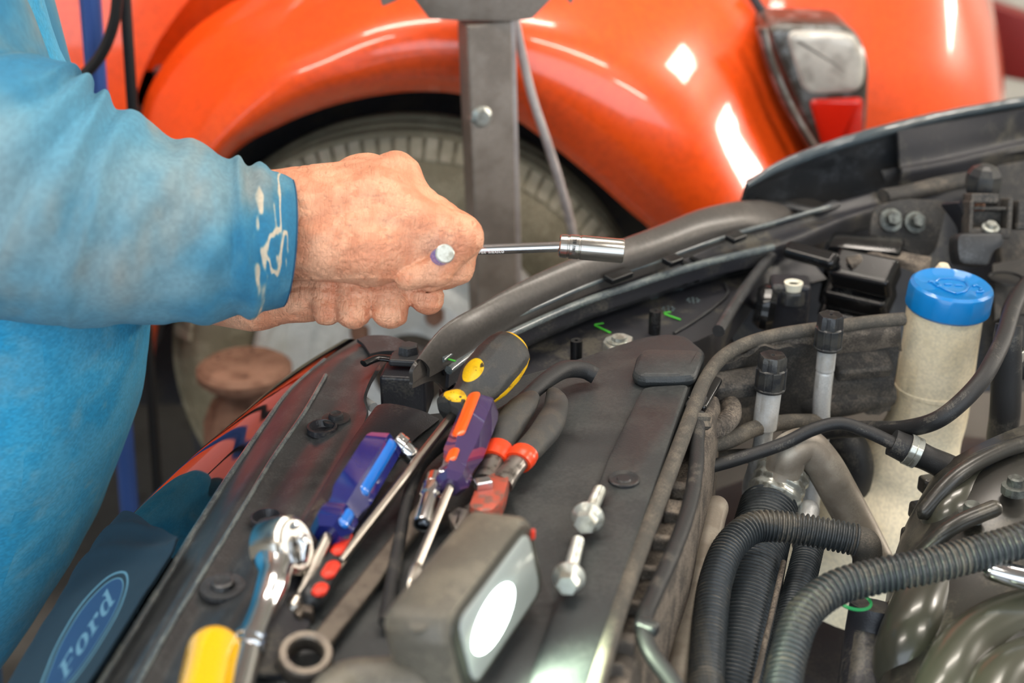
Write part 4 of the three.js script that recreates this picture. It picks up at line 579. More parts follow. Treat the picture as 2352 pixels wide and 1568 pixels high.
  { // engine cover at the lower right
    const g = thing('engine_cover', 'dark grey moulded engine cover with curved runners', 'engine cover');
    const em = M({ map: mottled(0x2b2a27, 0x46433b, 0.14, { z: 50 }), roughness: 0.34, clearcoat: 0.3, clearcoatRoughness: 0.3 });
    const rows = [[[2150, 1080, 0.9], [2210, 1040, 0.92], [2290, 1000, 0.93], [2400, 960, 0.93], [2560, 930, 0.92]], [[2085, 1200, 0.885], [2170, 1150, 0.915], [2270, 1100, 0.93], [2400, 1060, 0.935], [2560, 1040, 0.93]], [[2060, 1330, 0.875], [2150, 1280, 0.9], [2260, 1230, 0.915], [2400, 1190, 0.92], [2560, 1160, 0.92]], [[2040, 1460, 0.865], [2120, 1420, 0.885], [2240, 1380, 0.9], [2380, 1340, 0.91], [2560, 1300, 0.91]], [[2020, 1620, 0.86], [2110, 1600, 0.875], [2230, 1570, 0.89], [2380, 1540, 0.9], [2560, 1500, 0.9]], [[2000, 1780, 0.85], [2100, 1760, 0.87], [2220, 1740, 0.88], [2380, 1720, 0.89], [2560, 1700, 0.89]]];
    part(g, 'cover_shell', panel(rows.map((r) => [H(r[0][0] - 10, r[0][1] + 10, r[0][2] - 0.02).add(V(-0.004, -0.1, 0)), ...r.map(([x, y, h]) => H(x, y, h))]), 0.006, { su: 8, sv: 8 }), em);
    const run = (l, r) => part(g, 'runner', sweep(HP(l.map(([x, y, h]) => [x, y, h - 0.011])), r, { seg: 50, sides: 20 }), M({ color: 0x3d3d34, roughness: 0.28, clearcoat: 0.5, clearcoatRoughness: 0.15 }));  // greenish tint of the lamp light is put into the runner colour
    run([[2140, 1260, 0.88], [2180, 1190, 0.915], [2240, 1110, 0.925], [2330, 1070, 0.93], [2460, 1050, 0.93]], 0.017); run([[2060, 1600, 0.85], [2090, 1470, 0.885], [2160, 1330, 0.895], [2280, 1250, 0.905], [2450, 1210, 0.91]], 0.021); run([[2130, 1760, 0.86], [2170, 1600, 0.89], [2230, 1490, 0.9], [2330, 1430, 0.905], [2460, 1410, 0.905]], 0.02); run([[2260, 1700, 0.89], [2300, 1580, 0.9], [2380, 1530, 0.9], [2480, 1510, 0.9]], 0.02);
    for (const [l, r] of [[[[2110, 1190, 0.906], [2190, 1100, 0.93], [2290, 1040, 0.94], [2420, 1000, 0.942]], 0.006], [[[2150, 1130, 0.914], [2230, 1062, 0.934], [2330, 1020, 0.94]], 0.005], [[[2080, 1310, 0.893], [2180, 1215, 0.925], [2300, 1160, 0.936]], 0.006]]) part(g, 'cover_ridge', sweep(HP(l), r, { seg: 40, sides: 12, round: true }), em);
    for (const [x, y, h] of [[2230, 1180, 0.926], [2330, 1120, 0.936]]) { const q = H(x, y, h); part(g, 'cover_bolt', turned(q, q.clone().add(V(0, 1, 0)), [[-0.004, 0.009], [0.002, 0.009], [0.003, 0.006], [0.008, 0.0055], [0.009, 0.004], [0.009, 0]], 12), mat.bolt); }
    for (const [x, y] of [[2108, 1110], [2088, 1170], [2070, 1230], [2062, 1290], [2040, 1400], [2030, 1460]]) part(g, 'edge_lug', block(H(x + 34, y, 0.872), V(1, 0, -0.3), V(0, 1, 0), 0.022, 0.012, 0.014, 0.003), em);
    settle(g);
    const s = thing('fuel_rail', 'shiny silver metal rail lying on the engine cover', 'pipe');
    part(s, 'rail', sweep(HP([[2255, 1300, 0.93], [2330, 1322, 0.93], [2440, 1345, 0.93]]), 0.0075, { seg: 20, sides: 20, round: true }), mat.chrome); settle(s);
    const p = thing('engine_block_pipe', 'dark vertical pipe fitting below the corrugated conduit', 'pipe');
    part(p, 'pipe', sweep(HP([[2010, 1390, 0.88], [1998, 1460, 0.86], [1980, 1600, 0.84]]), 0.017, { seg: 30, sides: 20 }), mat.plastic); part(p, 'green_ring', turned(H(1960, 1382, 0.89), H(1960, 1382, 0.89).add(V(0.1, 1, 0)), [[0, 0.011], [0.0015, 0.0125], [0.003, 0.011]], 28), M({ color: 0x1f8f50, roughness: 0.4 }), { label: 'green ring' }); settle(p);
  }
}

// ---------------------------------------------------------------- tools lying on the cover
const scaleProf = (L, list) => list.map(([t, r]) => [t * L, r]);
const inlay = (a, b, side, r, w, t0, t1, m) => { const d = b.clone().sub(a), n = side.clone().addScaledVector(d, -side.dot(d) / d.lengthSq()).normalize(); const c = a.clone().lerp(b, (t0 + t1) / 2).addScaledVector(n, r); return sweep([a.clone().lerp(b, t0).addScaledVector(n, r), c, a.clone().lerp(b, t1).addScaledVector(n, r)], w, { seg: 24, sides: 14, round: true, flat: 0.45, up: n }); };
{
  const g = thing('screwdriver', 'screwdriver with faceted translucent navy handle and bright blue inlays', 'screwdriver', undefined);
  const a = H(882, 1020, 0.992), b = H(752, 1232, 0.986), L = a.distanceTo(b), r = R(b, 57), side = V(0.75, 0.7, 0.5);
  const h = part(g, 'handle', turned(a, b, scaleProf(L, [[0, 0], [0.0, r * 0.6], [0.03, r * 0.85], [0.08, r * 0.97], [0.16, r], [0.66, r], [0.74, r * 0.82], [0.8, r * 0.78], [0.85, r * 0.92], [0.94, r * 0.92], [1, r * 0.6], [1, 0]]), 6, 0.35, 0.4), mat.navyClear, { label: 'faceted navy blue handle' });
  part(h, 'blue_inlay', inlay(a, b, side, r * 0.84, r * 0.28, 0.06, 0.66, mat.blueInlay), mat.blueInlay, { label: 'bright blue inlay' });
  part(h, 'blue_inlay', inlay(a, b, side, r * 0.78, r * 0.26, 0.82, 0.98, mat.blueInlay), mat.blueInlay, { label: 'bright blue inlay' });
  const e = H(688, 1372, 0.972); part(g, 'shank', rod(b.clone().lerp(a, 0.02), e, 0.0036, 18), mat.shaftSteel); part(g, 'tip', turned(e.clone().lerp(b, 0.02), H(672, 1398, 0.97), [[0, 0.0036], [0.004, 0.0052], [0.01, 0.005], [0.014, 0.002], [0.014, 0]], 16), mat.shaftSteel);
  settle(g);
}
{
  const g = thing('screwdriver', 'screwdriver with translucent purple handle and orange inlays lying over the pliers', 'screwdriver');
  const a = H(1108, 930, 1.0), b = H(1034, 1118, 0.992), L = a.distanceTo(b), r = R(b, 49), side = V(-0.42, 0.9, 0.45);
  const h = part(g, 'handle', turned(a, b, scaleProf(L, [[0, 0], [0, r * 0.72], [0.04, r * 0.92], [0.12, r], [0.62, r * 0.98], [0.74, r * 0.78], [0.8, r * 0.74], [0.86, r * 0.84], [0.95, r * 0.8], [1, r * 0.5], [1, 0]]), 6, 0.1, 0.4), mat.purpleClear, { label: 'translucent purple handle' });
  part(h, 'orange_inlay', inlay(a, b, side, r * 0.92, r * 0.36, 0.03, 0.6), mat.orangeInlay, { label: 'orange inlay' });
  part(h, 'orange_inlay', inlay(a, b, side, r * 0.74, r * 0.3, 0.7, 0.86), mat.orangeInlay, { label: 'orange inlay' });
  const e = H(948, 1325, 0.978); part(g, 'shank', rod(b.clone().lerp(a, 0.02), e, 0.0029, 18), mat.shaftSteel); part(g, 'tip', turned(e.clone().lerp(b, 0.12), e, [[0, 0.003], [0.004, 0.0036], [0.014, 0.0032], [0.022, 0.001], [0.022, 0]], 12), mat.shaftSteel);
  settle(g);
}
{
  const g = thing('screwdriver', 'screwdriver with thick black rubber grip, yellow patches and a long steel shank', 'screwdriver');
  const a = H(1186, 786, 1.022), b = H(1040, 955, 0.992), d = b.clone().sub(a), L = d.length(), dir = d.clone().normalize(), r = R(a, 60);
  const prof = [[0, 0], [0.0, r * 0.35], [0.02, r * 0.6], [0.07, r * 0.82], [0.16, r * 0.94], [0.3, r], [0.48, r * 0.98], [0.6, r * 0.88], [0.7, r * 0.72], [0.78, r * 0.66], [0.84, r * 0.72], [0.9, r * 0.84], [0.96, r * 0.86], [1, r * 0.7], [1, 0]];
  const h = part(g, 'handle', turned(a, b, scaleProf(L, prof), 40, 0, 0.9), mat.gripBlack, { label: 'black rubber grip' });
  const rAt = (t) => { for (let i = 1; i < prof.length; i++) if (t <= prof[i][0]) return lerp(prof[i - 1][1], prof[i][1], (t - prof[i - 1][0]) / (prof[i][0] - prof[i - 1][0] || 1)); return 0; };
  const toEye = EYE.clone().sub(a).normalize(), n0 = toEye.addScaledVector(dir, -toEye.dot(dir)).normalize(), n1 = dir.clone().cross(n0);
  const patch = (tc, tw, ac, aw) => { const pts = []; for (let i = 0; i <= 14; i++) { const row = []; for (let j = 0; j <= 14; j++) { const u = i / 14 * 2 - 1, v = j / 14 * 2 - 1, du = u * Math.sqrt(1 - v * v / 2), dv = v * Math.sqrt(1 - u * u / 2), t = tc + du * tw, an = ac + dv * aw, q = rAt(clamp(t, 0.001, 0.999)) + 0.0006 * (1.2 - Math.hypot(du, dv)); row.push(a.clone().lerp(b, t).addScaledVector(n0, Math.cos(an) * q).addScaledVector(n1, Math.sin(an) * q)); } pts.push(row); } return panel(pts, 0.0012, { su: 1, sv: 1, facing: n0 }); };
  for (const [tc, tw, ac, aw] of [[0.6, 0.12, 0.75, 0.5], [0.9, 0.08, 0.6, 0.6], [0.34, 0.34, -1.5, 0.42], [0.03, 0.022, 0.1, 1.0]]) part(h, 'yellow_patch', patch(tc, tw, ac, aw), mat.gripYellow, { label: 'yellow grip patch' });
  const e = H(778, 1290, 0.975); part(g, 'shank', rod(b.clone().lerp(a, 0.02), e, 0.0036, 18), mat.shaftSteel, { label: 'long steel shank' });
  const tipdir = e.clone().sub(b).normalize(); part(g, 'tip', block(e.clone().addScaledVector(tipdir, 0.01), tipdir, V(0.3, 1, 0.3), 0.026, 0.0085, 0.003, 0.001), mat.darkSteel);
  settle(g);
}
{
  const g = thing('prop_rod', 'bent dark steel rod running from behind the pliers down under the purple screwdriver', 'rod');
  part(g, 'rod', sweep(HP([[1368, 862, 0.9735], [1345, 850, 0.977], [1300, 848, 0.982], [1262, 868, 0.984], [1180, 935, 0.983], [1085, 988, 0.98], [1020, 1020, 0.977], [972, 1062, 0.976], [948, 1110, 0.975], [928, 1190, 0.974], [905, 1310, 0.973], [885, 1430, 0.972]]), (t) => lerp(0.0068, 0.0042, smooth(0.2, 0.5, t)), { seg: 100, sides: 14 }), mat.rubber); settle(g);
}
{
  const g = thing('pliers', 'pliers with black dipped handles, orange red collars and a worn red head', 'pliers');
  const hd = (l, r) => part(g, 'handle', sweep(HP(l), r, { seg: 40, sides: 18, round: true, flat: 0.8 }), mat.gripBlack, { label: 'black dipped handle' });
  hd([[1228, 905, 0.985], [1195, 940, 0.985], [1165, 985, 0.983], [1150, 1020, 0.981], [1135, 1050, 0.98]], [0.006, 0.0105, 0.011, 0.0095, 0.0085]);
  hd([[1268, 895, 0.98], [1278, 925, 0.98], [1258, 980, 0.98], [1222, 1025, 0.98], [1192, 1055, 0.98]], [0.005, 0.0085, 0.0105, 0.0098, 0.0085]);
  for (const [a, b, h] of [[[1146, 1028], [1131, 1058], [1112, 1108]], [[1206, 1040], [1188, 1062], [1148, 1112]]]) {
    const p = H(a[0], a[1], 0.9825), q = H(b[0], b[1], 0.9815), e = H(h[0], h[1], 0.98);
    part(g, 'collar', sweep([p, p.clone().lerp(q, 0.5), q], [0.0098, 0.0105, 0.0098], { seg: 12, sides: 20, flat: 0.8 }), mat.plierCollar, { label: 'orange red collar' });
    part(g, 'tang', sweep([q.clone().lerp(p, 0.3), q.clone().lerp(e, 0.4), e], [0.0078, 0.0075, 0.009], { seg: 16, sides: 16, flat: 0.75 }), mat.plierSteel);
  }
  part(g, 'head', slab(HP([[1118, 1086], [1150, 1082], [1172, 1090], [1164, 1120], [1158, 1145], [1130, 1172], [1095, 1172], [1076, 1160], [1092, 1115]], 0.986), 0.012, { bevel: 0.002, corner: 0.006 }), mat.plierRed, { label: 'worn red head' });
  part(g, 'jaw', slab(HP([[1092, 1140], [1130, 1165], [1100, 1195], [1068, 1222], [1054, 1232], [1034, 1206], [1060, 1165]], 0.981), 0.011, { bevel: 0.002, corner: 0.003 }), mat.plierSteel);
  part(g, 'jaw', slab(HP([[1052, 1160], [1080, 1170], [1060, 1200], [1046, 1215], [1026, 1180]], 0.984), 0.01, { bevel: 0.002, corner: 0.003 }), mat.plierSteel);
  const c = H(1110, 1112, 0.988); part(g, 'pivot', block(c, V(1, 0, -0.35), V(0, 1, 0), 0.011, 0.008, 0.007, 0.001), mat.chrome, { label: 'shiny pivot rivet' }); settle(g);
}
{
  // loose sockets
  const socket = (label, a, b, r, r2) => { const g = thing('socket', label, 'socket'); const L = a.distanceTo(b); part(g, 'barrel', turned(a, b, [[0.004, 0], [0.004, r * 0.55], [0, r * 0.7], [0, r * 0.92], [0.001, r], [L * 0.2, r], [L * 0.21, r * 0.95], [L * 0.24, r * 0.95], [L * 0.25, r], [L * 0.42, r], [L * 0.46, r2], [L - 0.001, r2], [L, r2 * 0.92], [L, r2 * 0.72], [L - 0.014, r2 * 0.68], [L - 0.014, 0]], 36), mat.chrome); settle(g); };
  socket('short chrome socket leaning behind the navy screwdriver handle', H(905, 1012, 0.99), H(952, 1050, 0.98), 0.0078, 0.0066);
  socket('slim chrome socket pointing down beside the purple screwdriver shank', H(1002, 1098, 0.988), H(970, 1205, 0.984), 0.0072, 0.006);
}
{
  const g = thing('ratchet', 'chrome ratchet wrench with round reversible head', 'ratchet');
  const c = H(648, 1258, 0.99), ax = V(0.86, 0.42, 0.3).normalize(), r = 0.0185;
  part(g, 'head', turned(c.clone().addScaledVector(ax, -0.012), c.clone().addScaledVector(ax, 0.02), [[0, 0], [0, r * 0.8], [0.002, r * 0.95], [0.006, r], [0.018, r], [0.021, r * 0.95], [0.022, r * 0.86], [0.022, 0]], 48), mat.satin, { label: 'round chrome ratchet head' });
  part(g, 'cover_plate', turned(c.clone().addScaledVector(ax, 0.0095), c.clone().addScaledVector(ax, 0.02), [[0, 0], [0, r * 0.84], [0.0015, r * 0.82], [0.002, r * 0.78], [0.002, 0]], 40), mat.satin);
  const up = V(0, 1, -0.5).addScaledVector(ax, -V(0, 1, -0.5).dot(ax)).normalize(), s = c.clone().addScaledVector(ax, 0.013);
  part(g, 'reverse_lever', sweep([s.clone().addScaledVector(up, -0.012), s.clone().addScaledVector(ax, 0.003), s.clone().addScaledVector(up, 0.005)], [0.0022, 0.0036, 0.0042], { seg: 20, sides: 12, round: true }), mat.chrome);
  part(g, 'cover_screw', turned(s.clone().addScaledVector(up, 0.011), s.clone().addScaledVector(up, 0.011).add(ax), [[-0.001, 0.0022], [0.0012, 0.002], [0.0016, 0.001], [0.0016, 0]], 14), mat.chrome);
  part(g, 'drive_square', block(c.clone().addScaledVector(ax, -0.015), ax, up, 0.009, 0.0085, 0.0085, 0.001), mat.chrome);
  const e = H(572, 1482, 0.981); part(g, 'neck', sweep([c.clone().add(V(-0.003, -0.002, 0.008)), H(628, 1330, 0.987), H(602, 1405, 0.983), e], [0.0125, 0.0095, 0.0078, 0.008], { seg: 36, sides: 20 }), mat.chrome);
  const k = H(566, 1500, 0.981); part(g, 'collar', turned(H(578, 1466, 0.982), k, [[0, 0.008], [0.001, 0.0096], [0.004, 0.0098], [0.005, 0.009], [0.006, 0.0098], [0.01, 0.0098], [0.011, 0.0088]], 32), mat.chrome);
  part(g, 'grip', rod(k.clone().lerp(e, 0.3), H(520, 1690, 0.98), 0.0086, 28), mat.chrome); settle(g);
}
{
  const g = thing('combination_wrench', 'long dull steel combination wrench with a ring end', 'wrench');
  const a = H(985, 1160, 0.972), b = H(735, 1478, 0.972), m = a.clone().lerp(b, 0.5), d = b.clone().sub(a), L = d.length();
  part(g, 'shaft', block(m, d, V(0.25, 1, 0.1), L, 0.0125, 0.0058, 0.0022, 3), mat.darkSteel);
  const c = H(702, 1512, 0.972), ax = V(0.12, 1, 0.3).normalize(), r = 0.0148;
  part(g, 'ring_end', turned(c.clone().addScaledVector(ax, -0.006), c.clone().add(ax), [[0, r * 0.66], [0, r * 0.95], [0.0015, r], [0.0105, r], [0.012, r * 0.94], [0.012, r * 0.7], [0.011, r * 0.64], [0.0005, r * 0.64], [0, r * 0.66]], 36), mat.darkSteel, { label: 'ring end' });
  part(g, 'open_jaw', slab(HP([[950, 1175], [975, 1140], [1010, 1118], [1018, 1130], [995, 1150], [1012, 1160], [1022, 1175], [985, 1190]], 0.975), 0.008, { bevel: 0.0015, corner: 0.003 }), mat.darkSteel, { label: 'open jaw' }); settle(g);
}
{
  const g = thing('side_cutter', 'small cutter with black and red insulated arm beside the ring wrench', 'cutter');
  part(g, 'black_arm', sweep(HP([[812, 1205, 0.972], [770, 1275, 0.973], [735, 1345, 0.973], [705, 1392, 0.972]]), 0.0078, { seg: 30, sides: 16, round: true }), mat.capBlack, { label: 'black insulated arm' });
  const red = (l, r) => part(g, 'red_insert', sweep(HP(l), r, { seg: 14, sides: 12, round: true, flat: 0.6 }), mat.tapeRed, { label: 'red insert' });
  red([[800, 1222, 0.98], [782, 1252, 0.98], [768, 1275, 0.98]], 0.0042); red([[772, 1290, 0.98], [758, 1310, 0.98], [748, 1328, 0.98]], 0.0046); red([[744, 1340, 0.98], [734, 1356, 0.98], [726, 1368, 0.98]], 0.0045);
  part(g, 'jaw', slab(HP([[672, 1395], [690, 1375], [722, 1390], [716, 1408], [700, 1400], [690, 1414], [678, 1410]], 0.973), 0.009, { bevel: 0.0015, corner: 0.002 }), mat.darkSteel); settle(g);
}
{
  const g = thing('yellow_screwdriver', 'tool with a glossy rounded yellow handle beside the ratchet', 'screwdriver');
  part(g, 'handle', sweep(HP([[500, 1462, 0.984], [492, 1500, 0.984], [478, 1570, 0.984], [455, 1680, 0.984]]), (t, a, l) => 0.0148 * (1 - 0.05 * Math.max(0, Math.cos(a * 6)) * smooth(0.012, 0.03, l)), { seg: 60, sides: 48, round: true }), mat.yellowGloss); settle(g);
}
{
  // two flange bolts
  const bolt = (hx, hy, tx, ty, label) => { const g = thing('flange_bolt', label, 'bolt', 'loose flange bolts on the radiator cover');
    const tip = H(tx, ty, YC + 0.009), hd = H(hx, hy, YC + 0.0155), ax = hd.clone().sub(tip).normalize(), f = hd.clone(), rf = R(hd, 38);
    part(g, 'threaded_shank', sweep([tip, tip.clone().lerp(f, 0.5), f], (t, a, l, T) => R(hd, 16) * (1 - 0.05 * Math.sin(l / 0.00125 * 2 * Math.PI)) * smooth(-0.0015, 0.0015, l), { seg: 160, sides: 18 }), mat.zinc);
    part(g, 'flange', turned(f, f.clone().add(ax), [[-0.003, 0], [-0.003, rf * 0.95], [-0.0022, rf], [-0.0005, rf], [0.0005, rf * 0.92], [0.003, rf * 0.66], [0.003, 0]], 36), mat.zinc, { label: 'round flange' });
    part(g, 'hex_head', turned(f.clone().addScaledVector(ax, 0.0015), f.clone().add(ax), [[0, 0], [0, rf * 0.72], [0.007, rf * 0.72], [0.0085, rf * 0.64], [0.0088, rf * 0.5], [0.0088, 0]], 6, 0.5), mat.zinc, { label: 'hexagonal head' }); settle(g); };
  bolt(1349, 1190, 1378, 1125, 'loose zinc flange bolt lying next to the round push clip'); bolt(1306, 1328, 1328, 1240, 'loose zinc flange bolt lying closer to the work lamp');
}
{
  // rechargeable work lamp
  const g = thing('work_lamp', 'grey green LED work lamp switched on and lying on the radiator cover', 'lamp');
  const D = H(1012, 1440, 1.032), A = H(1220, 1168, 1.032), B = H(1256, 1345, 0.976), C = D.clone().add(B).sub(A);
  const n = A.clone().sub(D).cross(C.clone().sub(D)).normalize(); if (n.dot(EYE.clone().sub(A)) < 0) n.negate();
  const mid = A.clone().add(B).add(C).add(D).multiplyScalar(0.25), ins = (k, o) => [A, B, C, D].map((p) => mid.clone().lerp(p, k).addScaledVector(n, o));
  const body = part(g, 'housing', slab([A, B, C, D], 0.036, { bevel: 0.006, corner: 0.016, facing: n, bseg: 4, crease: 0.9 }), mat.lampBody, { label: 'grey green plastic housing' });
  part(g, 'bezel', slab(ins(0.9, 0.0015), 0.004, { bevel: 0.001, corner: 0.014, facing: n }), mat.lampRim, { label: 'dark bezel' });
  part(g, 'lens', slab(ins(0.78, 0.0025), 0.003, { bevel: 0.001, corner: 0.01, facing: n }), M({ color: 0xa9b2b0, roughness: 0.25, clearcoat: 0.6 }), { label: 'pale grey lens' });
  const u = A.clone().sub(D).normalize(), w = n.clone().cross(u), q = mid.clone().addScaledVector(u, -0.012).addScaledVector(n, 0.0032), oval = []; for (let k = 0; k < 32; k++) oval.push(q.clone().addScaledVector(u, 0.027 * Math.cos(k / 16 * Math.PI)).addScaledVector(w, 0.0135 * Math.sin(k / 16 * Math.PI)));
  part(g, 'led_panel', slab(oval, 0.002, { bevel: 0.0004, facing: n }), new THREE.MeshStandardMaterial({ color: 0xffffff, emissive: 0xeafff4, emissiveIntensity: 9 }), { label: 'glowing white LED' });
  part(g, 'red_button', block(mid.clone().lerp(A, 0.84).lerp(B, 0.16).addScaledVector(n, 0.002), V(0, 1, 0), n, 0.006, 0.003, 0.002, 0.0008), mat.tapeRed, { label: 'small red indicator' });
  const bk = n.clone().multiplyScalar(-0.03), up = V(0, 1, 0);
  part(g, 'hinge_arm', sweep([mid.clone().lerp(D, 0.9).addScaledVector(n, -0.015), H(1010, 1500, 1.0), H(1035, 1600, 0.985), H(1050, 1720, 0.98)], 0.006, { seg: 24, sides: 12 }), mat.lampBody);
  part(g, 'handle', sweep([H(1000, 1560, 0.985), H(880, 1572, 0.985), H(800, 1580, 0.985), H(740, 1640, 0.985)], 0.014, { seg: 30, sides: 20, round: true }), mat.lampBody);
  const l = new THREE.SpotLight(0xeaffdc, 0.55, 0, 1.15, 0.6, 2); l.position.copy(q).addScaledVector(n, 0.006); l.target.position.copy(q).addScaledVector(n, 0.3).add(V(0, -0.1, 0)); l.shadow.radius = 0.8; l.castShadow = true; g.add(l);
  const tgt = l.target; scene.add(tgt); tgt.name = 'lamp_aim';
  settle(g);
}
{
  // dark blue fender cover cloth with an oval emblem
  const g = thing('fender_cover', 'dark blue protective cloth with a white oval emblem draped over the bumper', 'cloth');
  const W = 1024, cv = document.createElement('canvas'); cv.width = cv.height = W; const c = cv.getContext('2d');
  c.fillStyle = '#062b3d'; c.fillRect(0, 0, W, W);
  for (let k = 0; k < 5000; k++) { c.fillStyle = `rgba(${rnd() < 0.5 ? '4,32,48' : '14,54,74'},0.16)`; c.fillRect(rnd() * W, rnd() * W, 3 + rnd() * 20, 2 + rnd() * 4); }
  c.save(); c.translate(380, 735); c.scale(1, 0.6);
  c.strokeStyle = '#4f8099'; c.lineWidth = 13; c.beginPath(); c.ellipse(0, 0, 330, 185, 0, 0, 7); c.stroke();
  c.fillStyle = '#083c66'; c.beginPath(); c.ellipse(0, 0, 296, 152, 0, 0, 7); c.fill(); c.lineWidth = 7; c.stroke();
  c.fillStyle = 'rgba(108,154,176,0.75)'; c.font = 'italic bold 170px serif'; c.textAlign = 'center'; c.textBaseline = 'middle'; c.fillText('Ford', 0, 4); c.restore();
  const tex = new THREE.CanvasTexture(cv); tex.colorSpace = THREE.SRGBColorSpace; tex.wrapS = tex.wrapT = THREE.RepeatWrapping; tex.repeat.set(-1, 1); tex.offset.set(1, 0);
  const cm = M({ map: tex, roughness: 0.85, sheen: 0.2 });
  const rows = [0, 1, 2, 3, 4, 5, 6].map((i) => [6.5, 6.5, 6.5, 6.55, 6.65, 6.6, 6.5].map((t0, k) => bumperRow(lerp(t0, 10, i / 6), 0.009)[k])).map((r) => { const o = r[0].clone().sub(r[1]).setY(0).normalize(); return [r[0].clone().addScaledVector(o, 0.014).add(V(0, 0.014, 0)), r[0].add(V(0, 0.008, 0)), ...r.slice(1)]; });
  const geo = panelUV(rows, 0.0016, { su: 10, sv: 8, bend: (p, u, v) => { const w = u * 1.6 - v * 0.9; p.y += 0.0035 * Math.exp(-((w - 0.05) ** 2) / 0.004) + 0.003 * Math.exp(-((w + 0.22) ** 2) / 0.003) + 0.003 * (fbm(p.x * 30, p.z * 30, 2, 3) - 0.3); } });
  part(g, 'cloth', geo, cm, { uv: false }); 
  settle(g);
}
function panelUV(rows, thick, o) {                                              // panel with uv running along rows (u) and across (v)
  const cross = rows.map((r) => along(r, (r.length - 1) * o.sv)), n = cross[0].length, cols = [];
  for (let j = 0; j < n; j++) cols.push(along(cross.map((r) => r[j]), (rows.length - 1) * o.su));
  const m = cols[0].length, top = []; for (let i = 0; i < m; i++) top.push(cols.map((c) => c[i]));
  if (o.bend) for (let i = 0; i < m; i++) for (let j = 0; j < n; j++) o.bend(top[i][j], i / (m - 1), j / (n - 1));
  const g = gridGeo(top), N = g.attributes.normal, low = top.map((r, i) => r.map((p, j) => { const k = i * n + j; return p.clone().add(V(N.getX(k), N.getY(k), N.getZ(k)).multiplyScalar(N.getY(k) > 0 ? -thick : thick)); })), b = gridGeo(low);
  const fl = (h) => { const a = h.index.array; for (let k = 0; k < a.length; k += 3) { const t = a[k]; a[k] = a[k + 1]; a[k + 1] = t; } h.computeVertexNormals(); };
  let s = 0; for (let k = 0; k < N.count; k++) s += N.getY(k); if (s < 0) fl(g); else fl(b);
  return mergeGeometries([g.toNonIndexed(), b.toNonIndexed()]);
}

